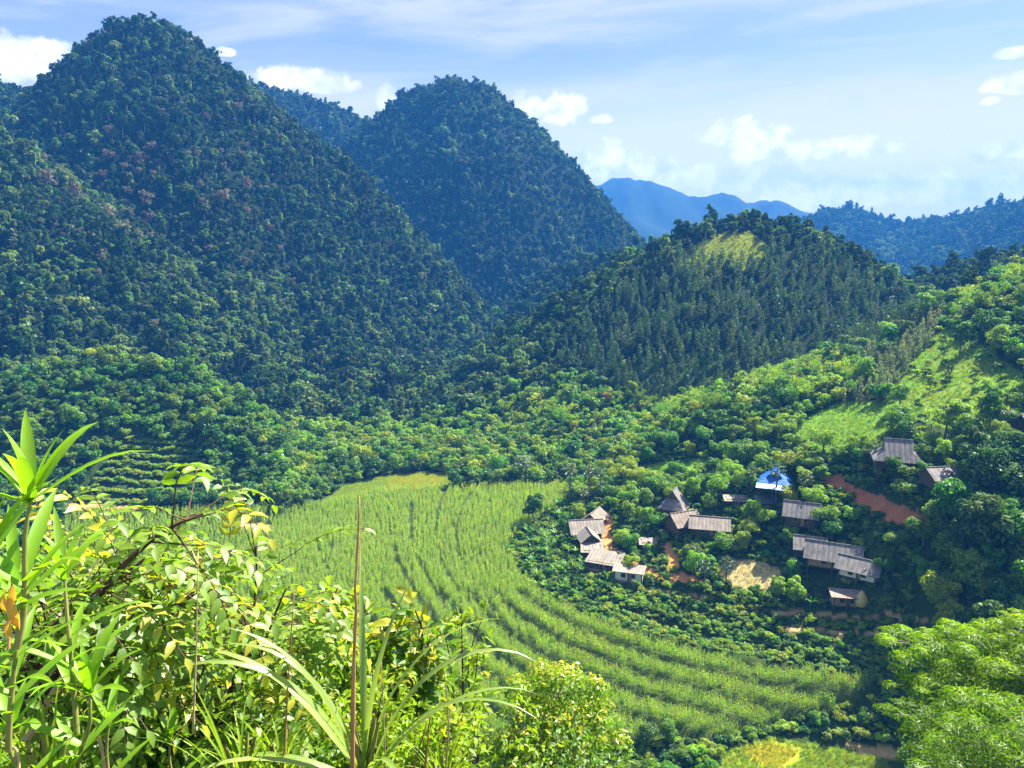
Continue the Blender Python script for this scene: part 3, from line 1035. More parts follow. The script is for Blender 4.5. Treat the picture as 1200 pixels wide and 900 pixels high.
for q in [(1058, 415, 1170, 478), (945, 478, 1040, 508), (660, 556, 712, 600), (704, 598, 724, 660), (776, 638, 796, 668), (846, 658, 912, 688), (962, 556, 996, 578), (1012, 584, 1078, 604), (745, 660, 830, 684)]:
    KEEP.append((*q, math.hypot(*ground_from_pixel((q[0] + q[2]) / 2, q[3])[:2]) + 1, False))
LANDMARKS += [(*ground_from_pixel(a, b)[:2], s) for a, b, s in [
    (1010, 572, 'the red earth bank'), (885, 672, 'the dry clearing'), (690, 575, 'the far palms'), (985, 500, 'the steep clearing'), (1130, 460, 'the grass slope'),
    (900, 880, 'the rice plots'), (1060, 770, 'the terraced gardens'), (740, 715, 'the maize edge'), (1150, 640, 'the dark wood'), (630, 640, 'the banana grove'),
    (615, 562, 'the far maize'), (160, 560, 'the hill terraces'), (760, 850, 'the near bank')]]

# ------------------------------------------------------------------ foliage shapes
def leaf_cloud(n, lobes, size, r, aspect=0.55, jitter=0.7, up=0.25, droop=0.0, fill=0.25, lo=-0.55):
    """n small pointed leaf-clump faces spread through the shells of several lobes."""
    lobes = np.asarray(lobes, float)
    vol = (lobes[:, 3] * lobes[:, 4] * lobes[:, 5]) ** (2 / 3)
    li = r.choice(len(lobes), n, p=vol / vol.sum())
    d = r.normal(size=(n, 3))
    d /= np.linalg.norm(d, axis=1, keepdims=True)
    d[:, 2] = np.where(d[:, 2] < lo, -d[:, 2], d[:, 2])
    rad_ = np.where(r.random(n) < fill, r.uniform(.35, .85, n), r.uniform(.82, 1.08, n))
    c = lobes[li, :3] + d * lobes[li, 3:6] * rad_[:, None]
    nrm = d + jitter * r.normal(size=(n, 3)) * .6 + np.array([0, 0, up])
    nrm /= np.linalg.norm(nrm, axis=1, keepdims=True)
    a = np.cross(nrm, r.normal(size=(n, 3)))
    a[:, 2] -= droop
    a -= nrm * (a * nrm).sum(1, keepdims=True)
    a /= np.linalg.norm(a, axis=1, keepdims=True) + 1e-9
    b = np.cross(nrm, a)
    s = size * r.uniform(.6, 1.35, n)[:, None]
    v = np.stack([c - a * s, c - b * s * aspect + nrm * s * .15, c + a * s, c + b * s * aspect + nrm * s * .15], 1)
    return v.reshape(-1, 3)


def quads_mesh(name, v, mat, mat_idx=None):
    n = len(v) // 4
    return np_mesh(name, v, np.arange(n * 4), np.full(n, 4), mat, mat_idx=mat_idx)


def lobes_round(r, R, hgt, n, z0, flat=0.75):
    L = [(0, 0, z0 + hgt * .5, R * .75, R * .75, hgt * .48)]
    for i in range(n):
        a = 2 * math.pi * (i + r.random() * .7) / n
        q = R * r.uniform(.35, .92)
        s = R * r.uniform(.22, .52)
        L.append((q * math.cos(a), q * math.sin(a), z0 + hgt * r.uniform(.15, 1.0), s, s * r.uniform(.75, 1.25), s * flat))
    return L


def trunk_mesh(name, r, h, rad0, mat, lean=.06, limbs=4, spread=1.6):
    mb = MB()
    p = [np.array([0, 0, -0.6])]
    dx, dy = r.normal(size=2) * lean
    for k in range(1, 5):
        p.append(np.array([dx * h * (k / 4) ** 1.5, dy * h * (k / 4) ** 1.5, h * k / 4]))
    mb.tube(p, [rad0 * q for q in (1.25, .95, .8, .62, .42)], 7)
    for i in range(limbs):
        a = 2 * math.pi * (i + r.random()) / limbs
        s = p[2 + i % 2] * 0.7 + p[3] * 0.3
        e = s + np.array([math.cos(a) * spread, math.sin(a) * spread, h * .35])
        mid = (s + e) / 2 + np.array([0, 0, -h * .04])
        mb.tube([s, mid, e], [rad0 * .5, rad0 * .38, rad0 * .16], 5)
    return mb.mesh(name, mat, True)


def template(name, me):
    o = bpy.data.objects.new(name, me)
    return o


def collection_of(name, objs):
    c = bpy.data.collections.new(name)
    for o in objs:
        c.objects.link(o)
    return c


def scatter(name, pts, scl, rot, idx, coll, label, cat):
    """One 'stuff' object: points that carry copies of small plants through geometry nodes."""
    n = len(pts)
    me = bpy.data.meshes.new(name)
    me.vertices.add(n)
    me.vertices.foreach_set('co', np.asarray(pts, np.float32).ravel())
    for an, ty, ar in (('scl', 'FLOAT_VECTOR', scl), ('rot', 'FLOAT_VECTOR', rot), ('pick', 'INT', idx)):
        at_ = me.attributes.new(an, ty, 'POINT')
        if ty == 'INT':
            at_.data.foreach_set('value', np.asarray(ar, np.int32))
        else:
            at_.data.foreach_set('vector', np.asarray(ar, np.float32).ravel())
    o = tag(obj(name, me), label, cat, kind='stuff')
    ng = bpy.data.node_groups.new(name + '_planting', 'GeometryNodeTree')
    ng.interface.new_socket('Geometry', in_out='INPUT', socket_type='NodeSocketGeometry')
    ng.interface.new_socket('Geometry', in_out='OUTPUT', socket_type='NodeSocketGeometry')
    T = NT(ng)
    gin = T.n('NodeGroupInput')
    gout = T.n('NodeGroupOutput')
    ci = T.n('GeometryNodeCollectionInfo')
    ci.inputs['Collection'].default_value = coll
    ci.inputs['Separate Children'].default_value = True
    ci.inputs['Reset Children'].default_value = True
    iop = T.n('GeometryNodeInstanceOnPoints')
    iop.inputs['Pick Instance'].default_value = True
    na = {}
    for an, ty in (('scl', 'FLOAT_VECTOR'), ('rot', 'FLOAT_VECTOR'), ('pick', 'INT')):
        nd = T.n('GeometryNodeInputNamedAttribute', data_type=ty)
        nd.inputs['Name'].default_value = an
        na[an] = nd.outputs['Attribute']
    ng.links.new(gin.outputs[0], iop.inputs['Points'])
    ng.links.new(ci.outputs[0], iop.inputs['Instance'])
    ng.links.new(na['pick'], iop.inputs['Instance Index'])
    e2r = T.n('FunctionNodeEulerToRotation')
    ng.links.new(na['rot'], e2r.inputs[0])
    ng.links.new(e2r.outputs[0], iop.inputs['Rotation'])
    ng.links.new(na['scl'], iop.inputs['Scale'])
    ng.links.new(iop.outputs[0], gout.inputs[0])
    md = o.modifiers.new('planting', 'NODES')
    md.node_group = ng
    return o


def jgrid(x0, x1, y0, y1, s):
    nx, ny = int((x1 - x0) / s), int((y1 - y0) / s)
    a, b = np.meshgrid(np.arange(nx), np.arange(ny))
    x = x0 + (a + .5 * (b % 2) + rng.uniform(-.42, .42, a.shape) + .5) * s
    y = y0 + (b + rng.uniform(-.42, .42, a.shape) + .5) * s
    return x.ravel(), y.ravel()


def in_frame(x, y, z, m=60):
    px, py = pix(x, y, z)
    return (px > -m) & (px < 1200 + m) & (py < 900 + m) & (y > 5)


def rand_rot(n, tilt=0.06):
    return np.stack([rng.normal(0, tilt, n), rng.normal(0, tilt, n), rng.uniform(0, 6.283, n)], 1)


def with_trunk(name, v, mat, h, r0):
    """Crown faces plus a plain four-sided trunk in one template mesh."""
    c = np.array([[-1, -1], [1, -1], [1, 1], [-1, 1]]) * r0
    side = []
    for i in range(4):
        a, b = c[i], c[(i + 1) % 4]
        side += [(a[0], a[1], -1.0), (b[0], b[1], -1.0), (b[0] * .6, b[1] * .6, h), (a[0] * .6, a[1] * .6, h)]
    mi = np.concatenate([np.zeros(len(v) // 4), np.ones(4)])
    return quads_mesh(name, np.concatenate([v, np.array(side)]), [mat, M['pale_bark']], mi)


# templates for the far forest ------------------------------------------------
tr_ = np.random.default_rng(3)
FT = []
for i in range(7):
    R = tr_.uniform(2.6, 3.6)
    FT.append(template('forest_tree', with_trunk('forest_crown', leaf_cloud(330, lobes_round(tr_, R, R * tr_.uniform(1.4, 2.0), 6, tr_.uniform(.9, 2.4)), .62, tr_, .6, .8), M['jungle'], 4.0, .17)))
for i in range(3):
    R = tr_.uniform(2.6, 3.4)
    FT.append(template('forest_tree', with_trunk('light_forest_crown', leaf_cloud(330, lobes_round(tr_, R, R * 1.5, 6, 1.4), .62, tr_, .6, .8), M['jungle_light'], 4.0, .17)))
for i in range(2):
    R = 2.8
    FT.append(template('forest_tree', quads_mesh('dry_forest_crown', leaf_cloud(230, lobes_round(tr_, R, R * 1.7, 5, 2.5), .55, tr_, .5, .9), M['jungle_grey'])))
for (R, h, nl, m_) in ((1.7, 7.5, 5, 'jungle'), (3.6, 3.6, 7, 'jungle'), (1.5, 6.5, 4, 'jungle_light'), (2.2, 3.2, 5, 'jungle')):
    FT.append(template('forest_tree', quads_mesh('forest_crown', leaf_cloud(300, lobes_round(tr_, R, h, nl, 1.2, .6), .5, tr_, .5, .95), M[m_])))
C_FAR = collection_of('forest_templates', FT)
# narrow feathery spires of the plantation on the middle hill
ST = []
for i in range(6):
    h = tr_.uniform(6.5, 8.5)
    lob = []
    for k in range(7):
        f = k / 6
        lob.append((tr_.normal() * .18 + .5 * f * f * tr_.uniform(-1, 1), tr_.normal() * .18, h * (.16 + .80 * f), .6 + .75 * math.sin(math.pi * (.15 + .8 * f)), .6 + .75 * math.sin(math.pi * (.15 + .8 * f)), h * .12))
    ST.append(template('plantation_spire', quads_mesh('spire_foliage', leaf_cloud(210, lob, .42, tr_, .42, .8, .2, 0.8, .2, -0.9), M['bamboo'])))
C_SPIRE = collection_of('spire_templates', ST)

# ---- far forest
GAPS = [(395, 500), (420, 480), (470, 470), (520, 500), (520, 545), (460, 552), (400, 560), (370, 540)]
SPIRES = [(690, 372), (735, 330), (775, 300), (800, 300), (890, 308), (905, 290), (960, 296), (1005, 318), (1050, 345), (1090, 362), (1078, 382), (1040, 395), (1000, 412), (950, 424), (905, 440),
          (860, 462), (815, 478), (770, 478), (720, 455), (680, 440), (655, 430), (668, 400)]
SPIRES_R = [(985, 478), (1000, 428), (1040, 392), (1085, 352), (1112, 372), (1090, 402), (1072, 428), (1040, 470)]
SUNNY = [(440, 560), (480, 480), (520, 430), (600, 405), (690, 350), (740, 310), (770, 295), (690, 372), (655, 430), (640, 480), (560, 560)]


def forest_pts(r0, r1, sp, lim=1.0):
    x, y = jgrid(-r1 * lim, r1 * lim, max(20, r0 * .75), r1, sp)
    r = np.hypot(x, y)
    k = (r >= r0) & (r < r1) & (np.abs(np.arctan2(x, y)) < rad(48))
    x, y = x[k], y[k]
    z = H(x, y)
    k = visible(x, y, 11) & in_frame(x, y, z, 300)
    x, y, z = x[k], y[k], z[k]
    px, py = pix(x, y, z)
    return x, y, z, px, py


def plant_forest(name, x, y, z, smin, smax, label, light=None, dry=None):
    n = len(x)
    s = rng.uniform(smin, smax, n) * (1 + .7 * (rng.random(n) < .16))
    idx = rng.integers(0, 7, n)
    patch = fbm(x / 45, y / 45, 3, 77)
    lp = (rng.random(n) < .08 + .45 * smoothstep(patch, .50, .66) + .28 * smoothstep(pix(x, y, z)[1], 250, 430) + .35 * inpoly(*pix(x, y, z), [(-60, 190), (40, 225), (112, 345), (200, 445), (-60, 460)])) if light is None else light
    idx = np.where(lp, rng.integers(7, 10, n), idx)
    odd = rng.random(n) < .38
    idx = np.where(odd, rng.integers(12, 16, n), idx)
    if dry is not None:
        idx = np.where(dry, rng.integers(10, 12, n), idx)
    scl = np.stack([s * rng.uniform(.85, 1.2, n), s * rng.uniform(.85, 1.2, n), s * rng.uniform(.8, 1.35, n)], 1)
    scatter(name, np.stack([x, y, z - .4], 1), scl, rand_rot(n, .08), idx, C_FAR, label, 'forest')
    print(name, n)


x, y, z, px, py = forest_pts(335, 1250, 3.3)
r = np.hypot(x, y)
keepf = (r < 620) | (rng.random(len(x)) < .72)
x, y, z, px, py, r = (q[keepf] for q in (x, y, z, px, py, r))
sp = inpoly(px, py, SPIRES) & (r < 520) & (rng.random(len(px)) > .035)
gy = inpoly(px, py, GRASS_C) & (r < 520)
dry_zone = np.exp(-(((px - 155) / 40) ** 2 + ((py - 210) / 70) ** 2)) + .6 * np.exp(-(((px - 270) / 40) ** 2 + ((py - 240) / 60) ** 2))
dry = (rng.random(len(x)) < .35 * dry_zone + .012)
m_mid = (~sp) & (~gy) & (((px > 640) & (r < 520)) | (inpoly(px, py, SUNNY) & (r < 520)))
m_b = (~sp) & (~gy) & (~m_mid) & (r > 700) & (px > 380)
m_a = (~sp) & (~gy) & (~m_mid) & (~m_b)
plant_forest('forest', x[m_a], y[m_a], z[m_a], .42, .84, 'dense jungle covering the tallest pointed karst peak and its lower ridges', dry=dry[m_a])
plant_forest('forest', x[m_b], y[m_b], z[m_b], .5, .85, 'dark jungle covering the rounded dome-shaped peak in the middle distance')
lt = rng.random(int(m_mid.sum())) < np.where(inpoly(px[m_mid], py[m_mid], SUNNY), .8, .35)  # spur sunlight put into the leaf colour: more light-leaved trees there
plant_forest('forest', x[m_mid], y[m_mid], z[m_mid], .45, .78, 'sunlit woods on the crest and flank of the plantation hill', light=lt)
x, y, z, px, py = forest_pts(1250, 2300, 8.0)
plant_forest('forest', x, y, z, .9, 1.5, 'hazy blue woods on the distant ridge behind the plantation hill')
# spires
x, y, z, px, py = forest_pts(240, 520, 3.3)
r = np.hypot(x, y)
k = inpoly(px + rng.normal(0, 3, len(px)), py + rng.normal(0, 3, len(px)), SPIRES) & (r > 255) & (rng.random(len(x)) < .84)
n = int(k.sum())
s = rng.uniform(.5, 1.15, n)
scatter('plantation', np.stack([x[k], y[k], z[k] - .3], 1), np.stack([s, s, s * rng.uniform(.85, 1.2, n)], 1), rand_rot(n, .09), rng.integers(0, 6, n), C_SPIRE,
        'dark plantation of slim feathery trees covering the face of the middle hill', 'plantation')
print('spires', n)

# ------------------------------------------------------------------ near trees, shrubs, bananas, palms as things
pr = np.random.default_rng(11)
TONES = {'deep': M['leaf_dark'], 'fresh': M['leaf_mid'], 'light': M['leaf_light']}
TONE_WORD = {'deep': 'deep green', 'fresh': 'fresh green', 'light': 'yellow-green'}


def blade(mb, base, direc, length, width, arch, segs=4, fold=0.25, twist=0.0):
    """A long leaf: rises along direc and bends over under its weight."""
    base = np.asarray(base, float)
    d = np.asarray(direc, float)
    d = d / np.linalg.norm(d)
    hd = np.array([d[0], d[1], 0.0])
    if np.linalg.norm(hd) < 1e-3:
        hd = np.array([1.0, 0, 0])
    hd /= np.linalg.norm(hd)
    side = np.array([-hd[1], hd[0], 0.0])
    p = base.copy()
    el = math.atan2(d[2], math.hypot(d[0], d[1]))
    rows = []
    for k in range(segs + 1):
        f = k / segs
        e = el - arch * f * f
        t_ = hd * math.cos(e) + np.array([0, 0, 1]) * math.sin(e)
        up = np.cross(side, t_) * -1
        w = width * (0.35 + 1.3 * f - 1.65 * f * f if f > .08 else .42)
        w = max(w, width * 0.02)
        s2 = side * math.cos(twist * f) + up * math.sin(twist * f)
        rows.append([p + s2 * w * .5 + up * w * fold, p, p - s2 * w * .5 + up * w * fold])
        p = p + t_ * (length / segs)
    mb.grid(rows)


def make_tree(tone, R, h, trunk_h, n=1900, size=.27, nl=10, mat_bark='bark', vert=1.0):
    root = empty('broadleaf_tree', (0, 0, 0))
    crown = quads_mesh('crown', leaf_cloud(n, lobes_round(pr, R, (h - trunk_h) * vert, nl, trunk_h), size, pr, .55, .75, .3, .15, .2), TONES[tone])
    obj('crown', crown, root)
    obj('trunk', trunk_mesh('trunk', pr, trunk_h + (h - trunk_h) * .45, .10 + .02 * h, M[mat_bark], spread=R * .5), root)
    return root


def make_shrub(tone, R, h, n=620, size=.20):
    root = empty('shrub', (0, 0, 0))
    obj('foliage', quads_mesh('foliage', leaf_cloud(n, lobes_round(pr, R, h, 6, 0.1, .8), size, pr, .5, .8, .35, .1, .2, -.2), TONES[tone]), root)
    mb = MB()
    for i in range(4):
        a = 1.6 * i + pr.random()
        mb.tube([(0, 0, -.3), (.3 * R * math.cos(a), .3 * R * math.sin(a), h * .35), (.6 * R * math.cos(a), .6 * R * math.sin(a), h * .7)], [.06, .045, .02], 5)
    obj('stem', mb.mesh('stem', M['bark']), root)
    return root


def make_banana(h=3.0, nl=8):
    root = empty('banana_plant', (0, 0, 0))
    mb = MB()
    for i in range(nl):
        a = 2.4 * i + pr.random() * .5
        e = pr.uniform(.5, 1.25)
        blade(mb, (0, 0, h * .55), (math.cos(a) * math.cos(e), math.sin(a) * math.cos(e), math.sin(e)), pr.uniform(1.9, 2.7), .62, pr.uniform(1.0, 1.9), 5, .12)
    obj('leaf_crown', mb.mesh('leaf_crown', M['banana']), root)
    st_ = MB()
    st_.tube([(0, 0, -.4), (0, 0, h * .3), (0.03, 0, h * .62)], [.17, .14, .09], 7)
    obj('stem', st_.mesh('stem', M['leaf_pale']), root)
    return root


def make_palm(h=8.0):
    """Fan palm: bare trunk, round head of stiff fan leaves."""
    root = empty('fan_palm', (0, 0, 0))
    tr = MB()
    tr.tube([(0, 0, -.6), (.05, .02, h * .4), (.12, .05, h)], [.26, .19, .17], 8)
    obj('trunk', tr.mesh('trunk', M['bark'], True), root)
    mb = MB()
    for i in range(26):
        a = 2.4 * i
        e = math.asin(np.clip(1 - 1.75 * i / 26, -1, 1)) * .95
        d = np.array([math.cos(a) * math.cos(e), math.sin(a) * math.cos(e), math.sin(e)])
        b0 = np.array([.12, .05, h])
        tip = b0 + d * 1.05
        mb.tube([b0, tip], [.025, .018], 4, False)
        side = np.cross(d, (0, 0, 1)) if abs(d[2]) < .95 else np.array([1., 0, 0])
        side /= np.linalg.norm(side)
        up = np.cross(side, d)
        for k in range(9):
            th = (k - 4) * .27
            q = d * math.cos(th) + side * math.sin(th) - np.array([0, 0, .18 * abs(k - 4) / 4])
            w = side * math.cos(th) - d * math.sin(th)
            L = .95 - .04 * abs(k - 4)
            mb.face(tip, tip + q * L * .55 + w * .085, tip + q * L - up * .12, tip + q * L * .55 - w * .085)
    obj('crown', mb.mesh('crown', M['palm']), root)
    return root


def make_bamboo(tone='light', h=8.5):
    root = empty('bamboo_clump', (0, 0, 0))
    cu = MB()
    vs_ = []
    for i in range(11):
        a = pr.uniform(0, 6.283)
        b0 = np.array([.7 * math.cos(a) * pr.random(), .7 * math.sin(a) * pr.random(), -.3])
        hd = np.array([math.cos(a), math.sin(a), 0])
        L = h * pr.uniform(.7, 1.1)
        out_ = pr.uniform(1.2, 2.9)
        pts = [b0 + hd * out_ * f ** 2.2 + np.array([0, 0, L * (f - .22 * f ** 3.5)]) for f in np.linspace(0, 1, 7)]
        cu.tube(pts, list(np.linspace(.07, .015, 7)), 5, False)
        lob = []
        for k in range(2, 7):
            lob.append((*pts[k], .62, .62, .5))
        vs_.append(leaf_cloud(110, lob, .30, pr, .28, .8, 0, .8, .4, -1))
    obj('culm', cu.mesh('culm', M['leaf_pale']), root)
    obj('foliage', quads_mesh('foliage', np.concatenate(vs_), TONES[tone]), root)
    return root


PROTO_POOL = {'tree': [], 'shrub': [], 'banana': [], 'palm': [], 'bamboo': []}


class Kind:
    """A prototype thing and its copies."""
    def __init__(self, root, tone, R, h):
        self.root, self.tone, self.R, self.h, self.used = root, tone, R, h, False

    def place(self, loc, rz, s, sz=None):
        if not self.used:
            self.used = True
            o = self.root
        else:
            o = self.root.copy()
            link(o)
            for ch in list(self.root.children):
                c = ch.copy()
                link(c)
                c.parent = o
        o.location = loc
        o.rotation_euler = (0, 0, rz)
        o.scale = (s, s, sz or s)
        return o


TREES = []
for tone in TONES:
    for (R, h, th, v) in ((3.0, 6.5, 1.6, 1), (2.5, 7.5, 2.0, 1), (3.4, 6.8, 2.6, .8), (2.2, 5.4, 1.2, 1)):
        TREES.append(Kind(make_tree(tone, R, h, th, vert=v), tone, R, h))
SHRUBS = [Kind(make_shrub(tone, R, h), tone, R, h) for tone in TONES for (R, h) in ((1.2, 1.7), (1.0, 2.1), (1.5, 1.5))]
BANANAS = [Kind(make_banana(h, n), 'light', 2.2, h + 1) for h, n in ((3.0, 8), (3.6, 9), (2.4, 7))]
PALMS = [Kind(make_palm(h), 'deep', 2, h) for h in (8.0, 5.2)]
BAMBOOS = [Kind(make_bamboo(t_, h), t_, 2.6, h) for t_, h in (('light', 8.5), ('light', 7.0), ('fresh', 9.0))]

BIGWOOD = [(1092, 600), (1118, 560), (1150, 548), (1210, 540), (1260, 700), (1150, 705), (1104, 660)]
VILLAGE = [(655, 575), (668, 556), (700, 538), (800, 520), (900, 515), (1000, 505), (1080, 515), (1125, 545), (1090, 600), (1070, 690), (1060, 725), (1000, 722), (860, 700), (760, 686), (700, 668), (655, 640)]
GARDENS = [(690, 700), (760, 690), (860, 700), (1000, 725), (1070, 715), (1090, 760), (1075, 815), (1000, 800), (860, 775), (740, 745), (690, 725)]
CROPS = [(596, 640), (608, 627), (640, 602), (668, 585), (676, 640), (700, 668), (760, 690), (800, 696), (860, 702), (860, 762), (760, 742), (700, 725), (650, 706), (614, 680)]
BANK = [(640, 930), (700, 872), (800, 868), (860, 864), (940, 840), (1012, 824), (1064, 800), (1120, 800), (1100, 870), (1040, 872), (1000, 868), (905, 862), (850, 880), (830, 930)]
LEFT_FLAT = [(60, 660), (75, 598), (180, 598), (345, 592), (300, 614), (270, 650), (258, 690), (60, 760)]
DIRTS = [DIRT_A, DIRT_B, DIRT_C, DIRT_D, DRY_A, BARE_L, BARE_R, BARE_T] + TERR_LINES
OPEN = [RICE_FAR, RICE_NEAR, FIELD, GRASS_A, GRASS_D]


def any_poly(px, py, polys):
    r = np.zeros(np.shape(px), bool)
    for p in polys:
        r |= inpoly(px, py, p)
    return r


def clear_of_keep(x, y, z, R, h, low=8):
    """False where a plant would hide a house."""
    r = np.hypot(x, y)
    px, py = pix(x, y, z)
    _, pt = pix(x, y, z + h)
    w = R * F / r * .6
    ok = np.ones(len(x), bool)
    for (a, b, c, d, kr, is_house) in KEEP:
        hit = (px + w > a) & (px - w < c) & (py > b + 2) & (pt < d - low) & (r < kr)
        ok &= ~hit
        if not is_house:
            continue
        hx, hy = (a + c) / 2, d - 4
        g_ = ground_from_pixel(hx, hy)
        ok &= np.hypot(x - g_[0], y - g_[1]) > .5 * (c - a) / F * kr * .8
    return ok


def candidates(sp, r0=95, r1=336, mg=420):
    x, y = jgrid(-290, 310, 60, r1, sp)
    r = np.hypot(x, y)
    k = (r > r0) & (r < r1)
    x, y, r = x[k], y[k], r[k]
    z = H(x, y)
    k = in_frame(x, y, z, mg) & visible(x, y, 5)
    x, y, z, r = x[k], y[k], z[k], r[k]
    px, py = pix(x, y, z)
    return x, y, z, r, px, py


# ---- trees -------------------------------------------------------
x, y, z, r, px, py = candidates(4.3)
cls = np.full(len(x), 'wood', dtype='U10')
cls[inpoly(px, py, CROPS)] = 'crops'
cls[inpoly(px, py, VILLAGE)] = 'village'
cls[inpoly(px, py, GARDENS)] = 'terrace'
cls[inpoly(px, py, BANK)] = 'bank'
cls[inpoly(px, py, BIGWOOD)] = 'bigwood'
cls[inpoly(px, py, SPIRES_R)] = 'spires'
cls[inpoly(px, py, SPIRES) & (r > 250)] = 'none'
cls[inpoly(px, py, GRASS_B)] = 'meadow'
cls[inpoly(px, py, TERRACE_L)] = 'hillrows'
cls[inpoly(px, py, LEFT_FLAT)] = 'none'
cls[any_poly(px, py, OPEN)] = 'none'
cls[any_poly(px, py, DIRTS)] = 'none'
cls[(cls == 'wood') & (r > 232)] = 'none'
nearwall = (py > 640) & ((r < 130) | (px < 640)) & (cls == 'wood')
cls[nearwall] = 'none'
cls[(py > 842) & (px > 840) & (px < 1060)] = 'none'
prob = {'wood': .95, 'village': .80, 'crops': .035, 'terrace': .012, 'bank': .22, 'bigwood': 1.0, 'spires': .12, 'meadow': .03, 'hillrows': 0.0, 'none': 0}
pk = np.array([prob[c] for c in cls])
k = rng.random(len(x)) < pk
x, y, z, r, px, py, cls = (q[k] for q in (x, y, z, r, px, py, cls))
scl = rng.uniform(.75, 1.2, len(x))
scl *= np.select([cls == 'bigwood', cls == 'village', cls == 'crops', cls == 'terrace', cls == 'bank', cls == 'meadow'], [1.0 + .75 * rng.random(len(x)), .78, .5, .42, .55, .8], 1.12)
k = clear_of_keep(x, y, z, 2.8 * scl, 6.6 * scl)
x, y, z, r, px, py, cls, scl = (q[k] for q in (x, y, z, r, px, py, cls, scl))


def rel_phrase(x, y, z):
    lx = np.array([l[0] for l in LANDMARKS])
    ly = np.array([l[1] for l in LANDMARKS])
    d = np.hypot(lx - x, ly - y)
    i = int(d.argmin())
    rr = math.hypot(x, y) - math.hypot(lx[i], ly[i])
    side = (x * ly[i] - y * lx[i]) / math.hypot(lx[i], ly[i])
    dist = 'just ' if d[i] < 9 else ('well ' if d[i] > 26 else '')
    ux, uy = x - lx[i], y - ly[i]
    w = 'beside' if abs(rr) <= abs(side) else ('behind' if rr > 0 else 'in front of')
    toward = ''
    dot = (lx - lx[i]) * ux + (ly - ly[i]) * uy
    ok = np.nonzero((dot > .25 * np.hypot(lx - lx[i], ly - ly[i]) * math.hypot(ux, uy)) & (np.arange(len(lx)) != i))[0]
    if len(ok):
        toward = f', towards {LANDMARKS[int(ok[d[ok].argmin()])][2]}'
    return f'{dist}{w} {LANDMARKS[i][2]}', toward


def lab(head, x, y, z):
    a, b = rel_phrase(x, y, z)
    full = f'{head} {a}{b}'
    return full if len(full.replace(',', '').split()) <= 16 else f'{head} {a}'


area_big = (scl * F / r) ** 2 * ((px > -30) & (px < 1230) & (py < 930))
order = np.argsort(-area_big)
top = order[:285]
rest = order[285:]
for i in top:
    c = cls[i]
    w = {'bigwood': (.8, .2, 0), 'village': (.14, .46, .40), 'crops': (.2, .5, .3), 'terrace': (.2, .5, .3), 'bank': (.35, .4, .25), 'meadow': (.1, .5, .4)}.get(c, (.28, .44, .28))
    tone = pr.choice(list(TONES), p=w)
    kk = [t_ for t_ in TREES if t_.tone == tone]
    K = kk[int(pr.integers(len(kk)))]
    o = K.place((x[i], y[i], z[i] - .15), float(pr.uniform(0, 6.28)), float(scl[i]), float(scl[i] * pr.uniform(.88, 1.18)))
    hh = K.h * scl[i]
    size = 'tall' if hh > 7.6 else ('low' if hh < 4.4 else 'leafy')
    shape = {3.0: 'round', 2.5: 'upright', 3.4: 'spreading', 2.2: 'slim'}[K.R]
    tag(o, lab(f'{size} {shape} {TONE_WORD[tone]} tree', x[i], y[i], z[i]), 'tree', 'trees of the valley')
print('tree things', len(top), 'rest', len(rest))
# the remaining trees of the near slopes
NTm = []
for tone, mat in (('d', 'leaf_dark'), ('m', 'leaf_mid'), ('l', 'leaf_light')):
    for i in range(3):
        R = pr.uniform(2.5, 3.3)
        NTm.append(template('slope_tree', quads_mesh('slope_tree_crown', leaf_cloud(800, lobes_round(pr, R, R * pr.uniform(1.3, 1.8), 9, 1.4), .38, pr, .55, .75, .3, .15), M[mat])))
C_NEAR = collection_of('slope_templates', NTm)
xf, yf, zf, rf_, pxf, pyf = candidates(2.55, 225, 345)
kf = ~any_poly(pxf, pyf, OPEN + DIRTS + [GRASS_B, TERRACE_L, LEFT_FLAT, VILLAGE, CROPS, SPIRES_R]) & ~(inpoly(pxf, pyf, SPIRES) & (rf_ > 250)) & (rf_ > 232) & ((pyf < 640) | (pxf > 640)) & (rng.random(len(xf)) < .9)
sf = rng.uniform(.42, .82, len(xf)) * (1 + .5 * (rng.random(len(xf)) < .12))
kf &= clear_of_keep(xf, yf, zf, 2 * sf, 5 * sf)
x, y, z, px, py, scl = (np.concatenate([a_[rest], b_[kf]]) for a_, b_ in ((x, xf), (y, yf), (z, zf), (px, pxf), (py, pyf), (scl, sf)))
rest = np.arange(len(x))
n = len(rest)
sc3 = scl[rest]
lit_tint = inpoly(px[rest], py[rest], [(345, 560), (350, 490), (440, 450), (460, 500), (480, 480), (520, 430), (640, 400), (700, 470), (800, 480), (900, 440), (1000, 400), (1060, 420), (1000, 500), (880, 520), (700, 540), (600, 545)])  # area where paler crowns imitate sunlit slopes
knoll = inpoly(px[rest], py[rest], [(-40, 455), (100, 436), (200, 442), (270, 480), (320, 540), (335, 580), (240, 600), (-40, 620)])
u = np.where(knoll, rng.random(n) * .62, rng.random(n))  # shade of the knoll face painted by choosing more dark-leaved trees
ti = np.where(lit_tint, np.where(u < .18, 0, np.where(u < .58, 1, 2)), np.where(u < .38, 0, np.where(u < .82, 1, 2)))
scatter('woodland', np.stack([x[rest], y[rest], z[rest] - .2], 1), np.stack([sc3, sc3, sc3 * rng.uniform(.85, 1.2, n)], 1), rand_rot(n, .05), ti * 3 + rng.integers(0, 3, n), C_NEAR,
        'green woods on the slopes that close the valley behind the maize', 'woodland')

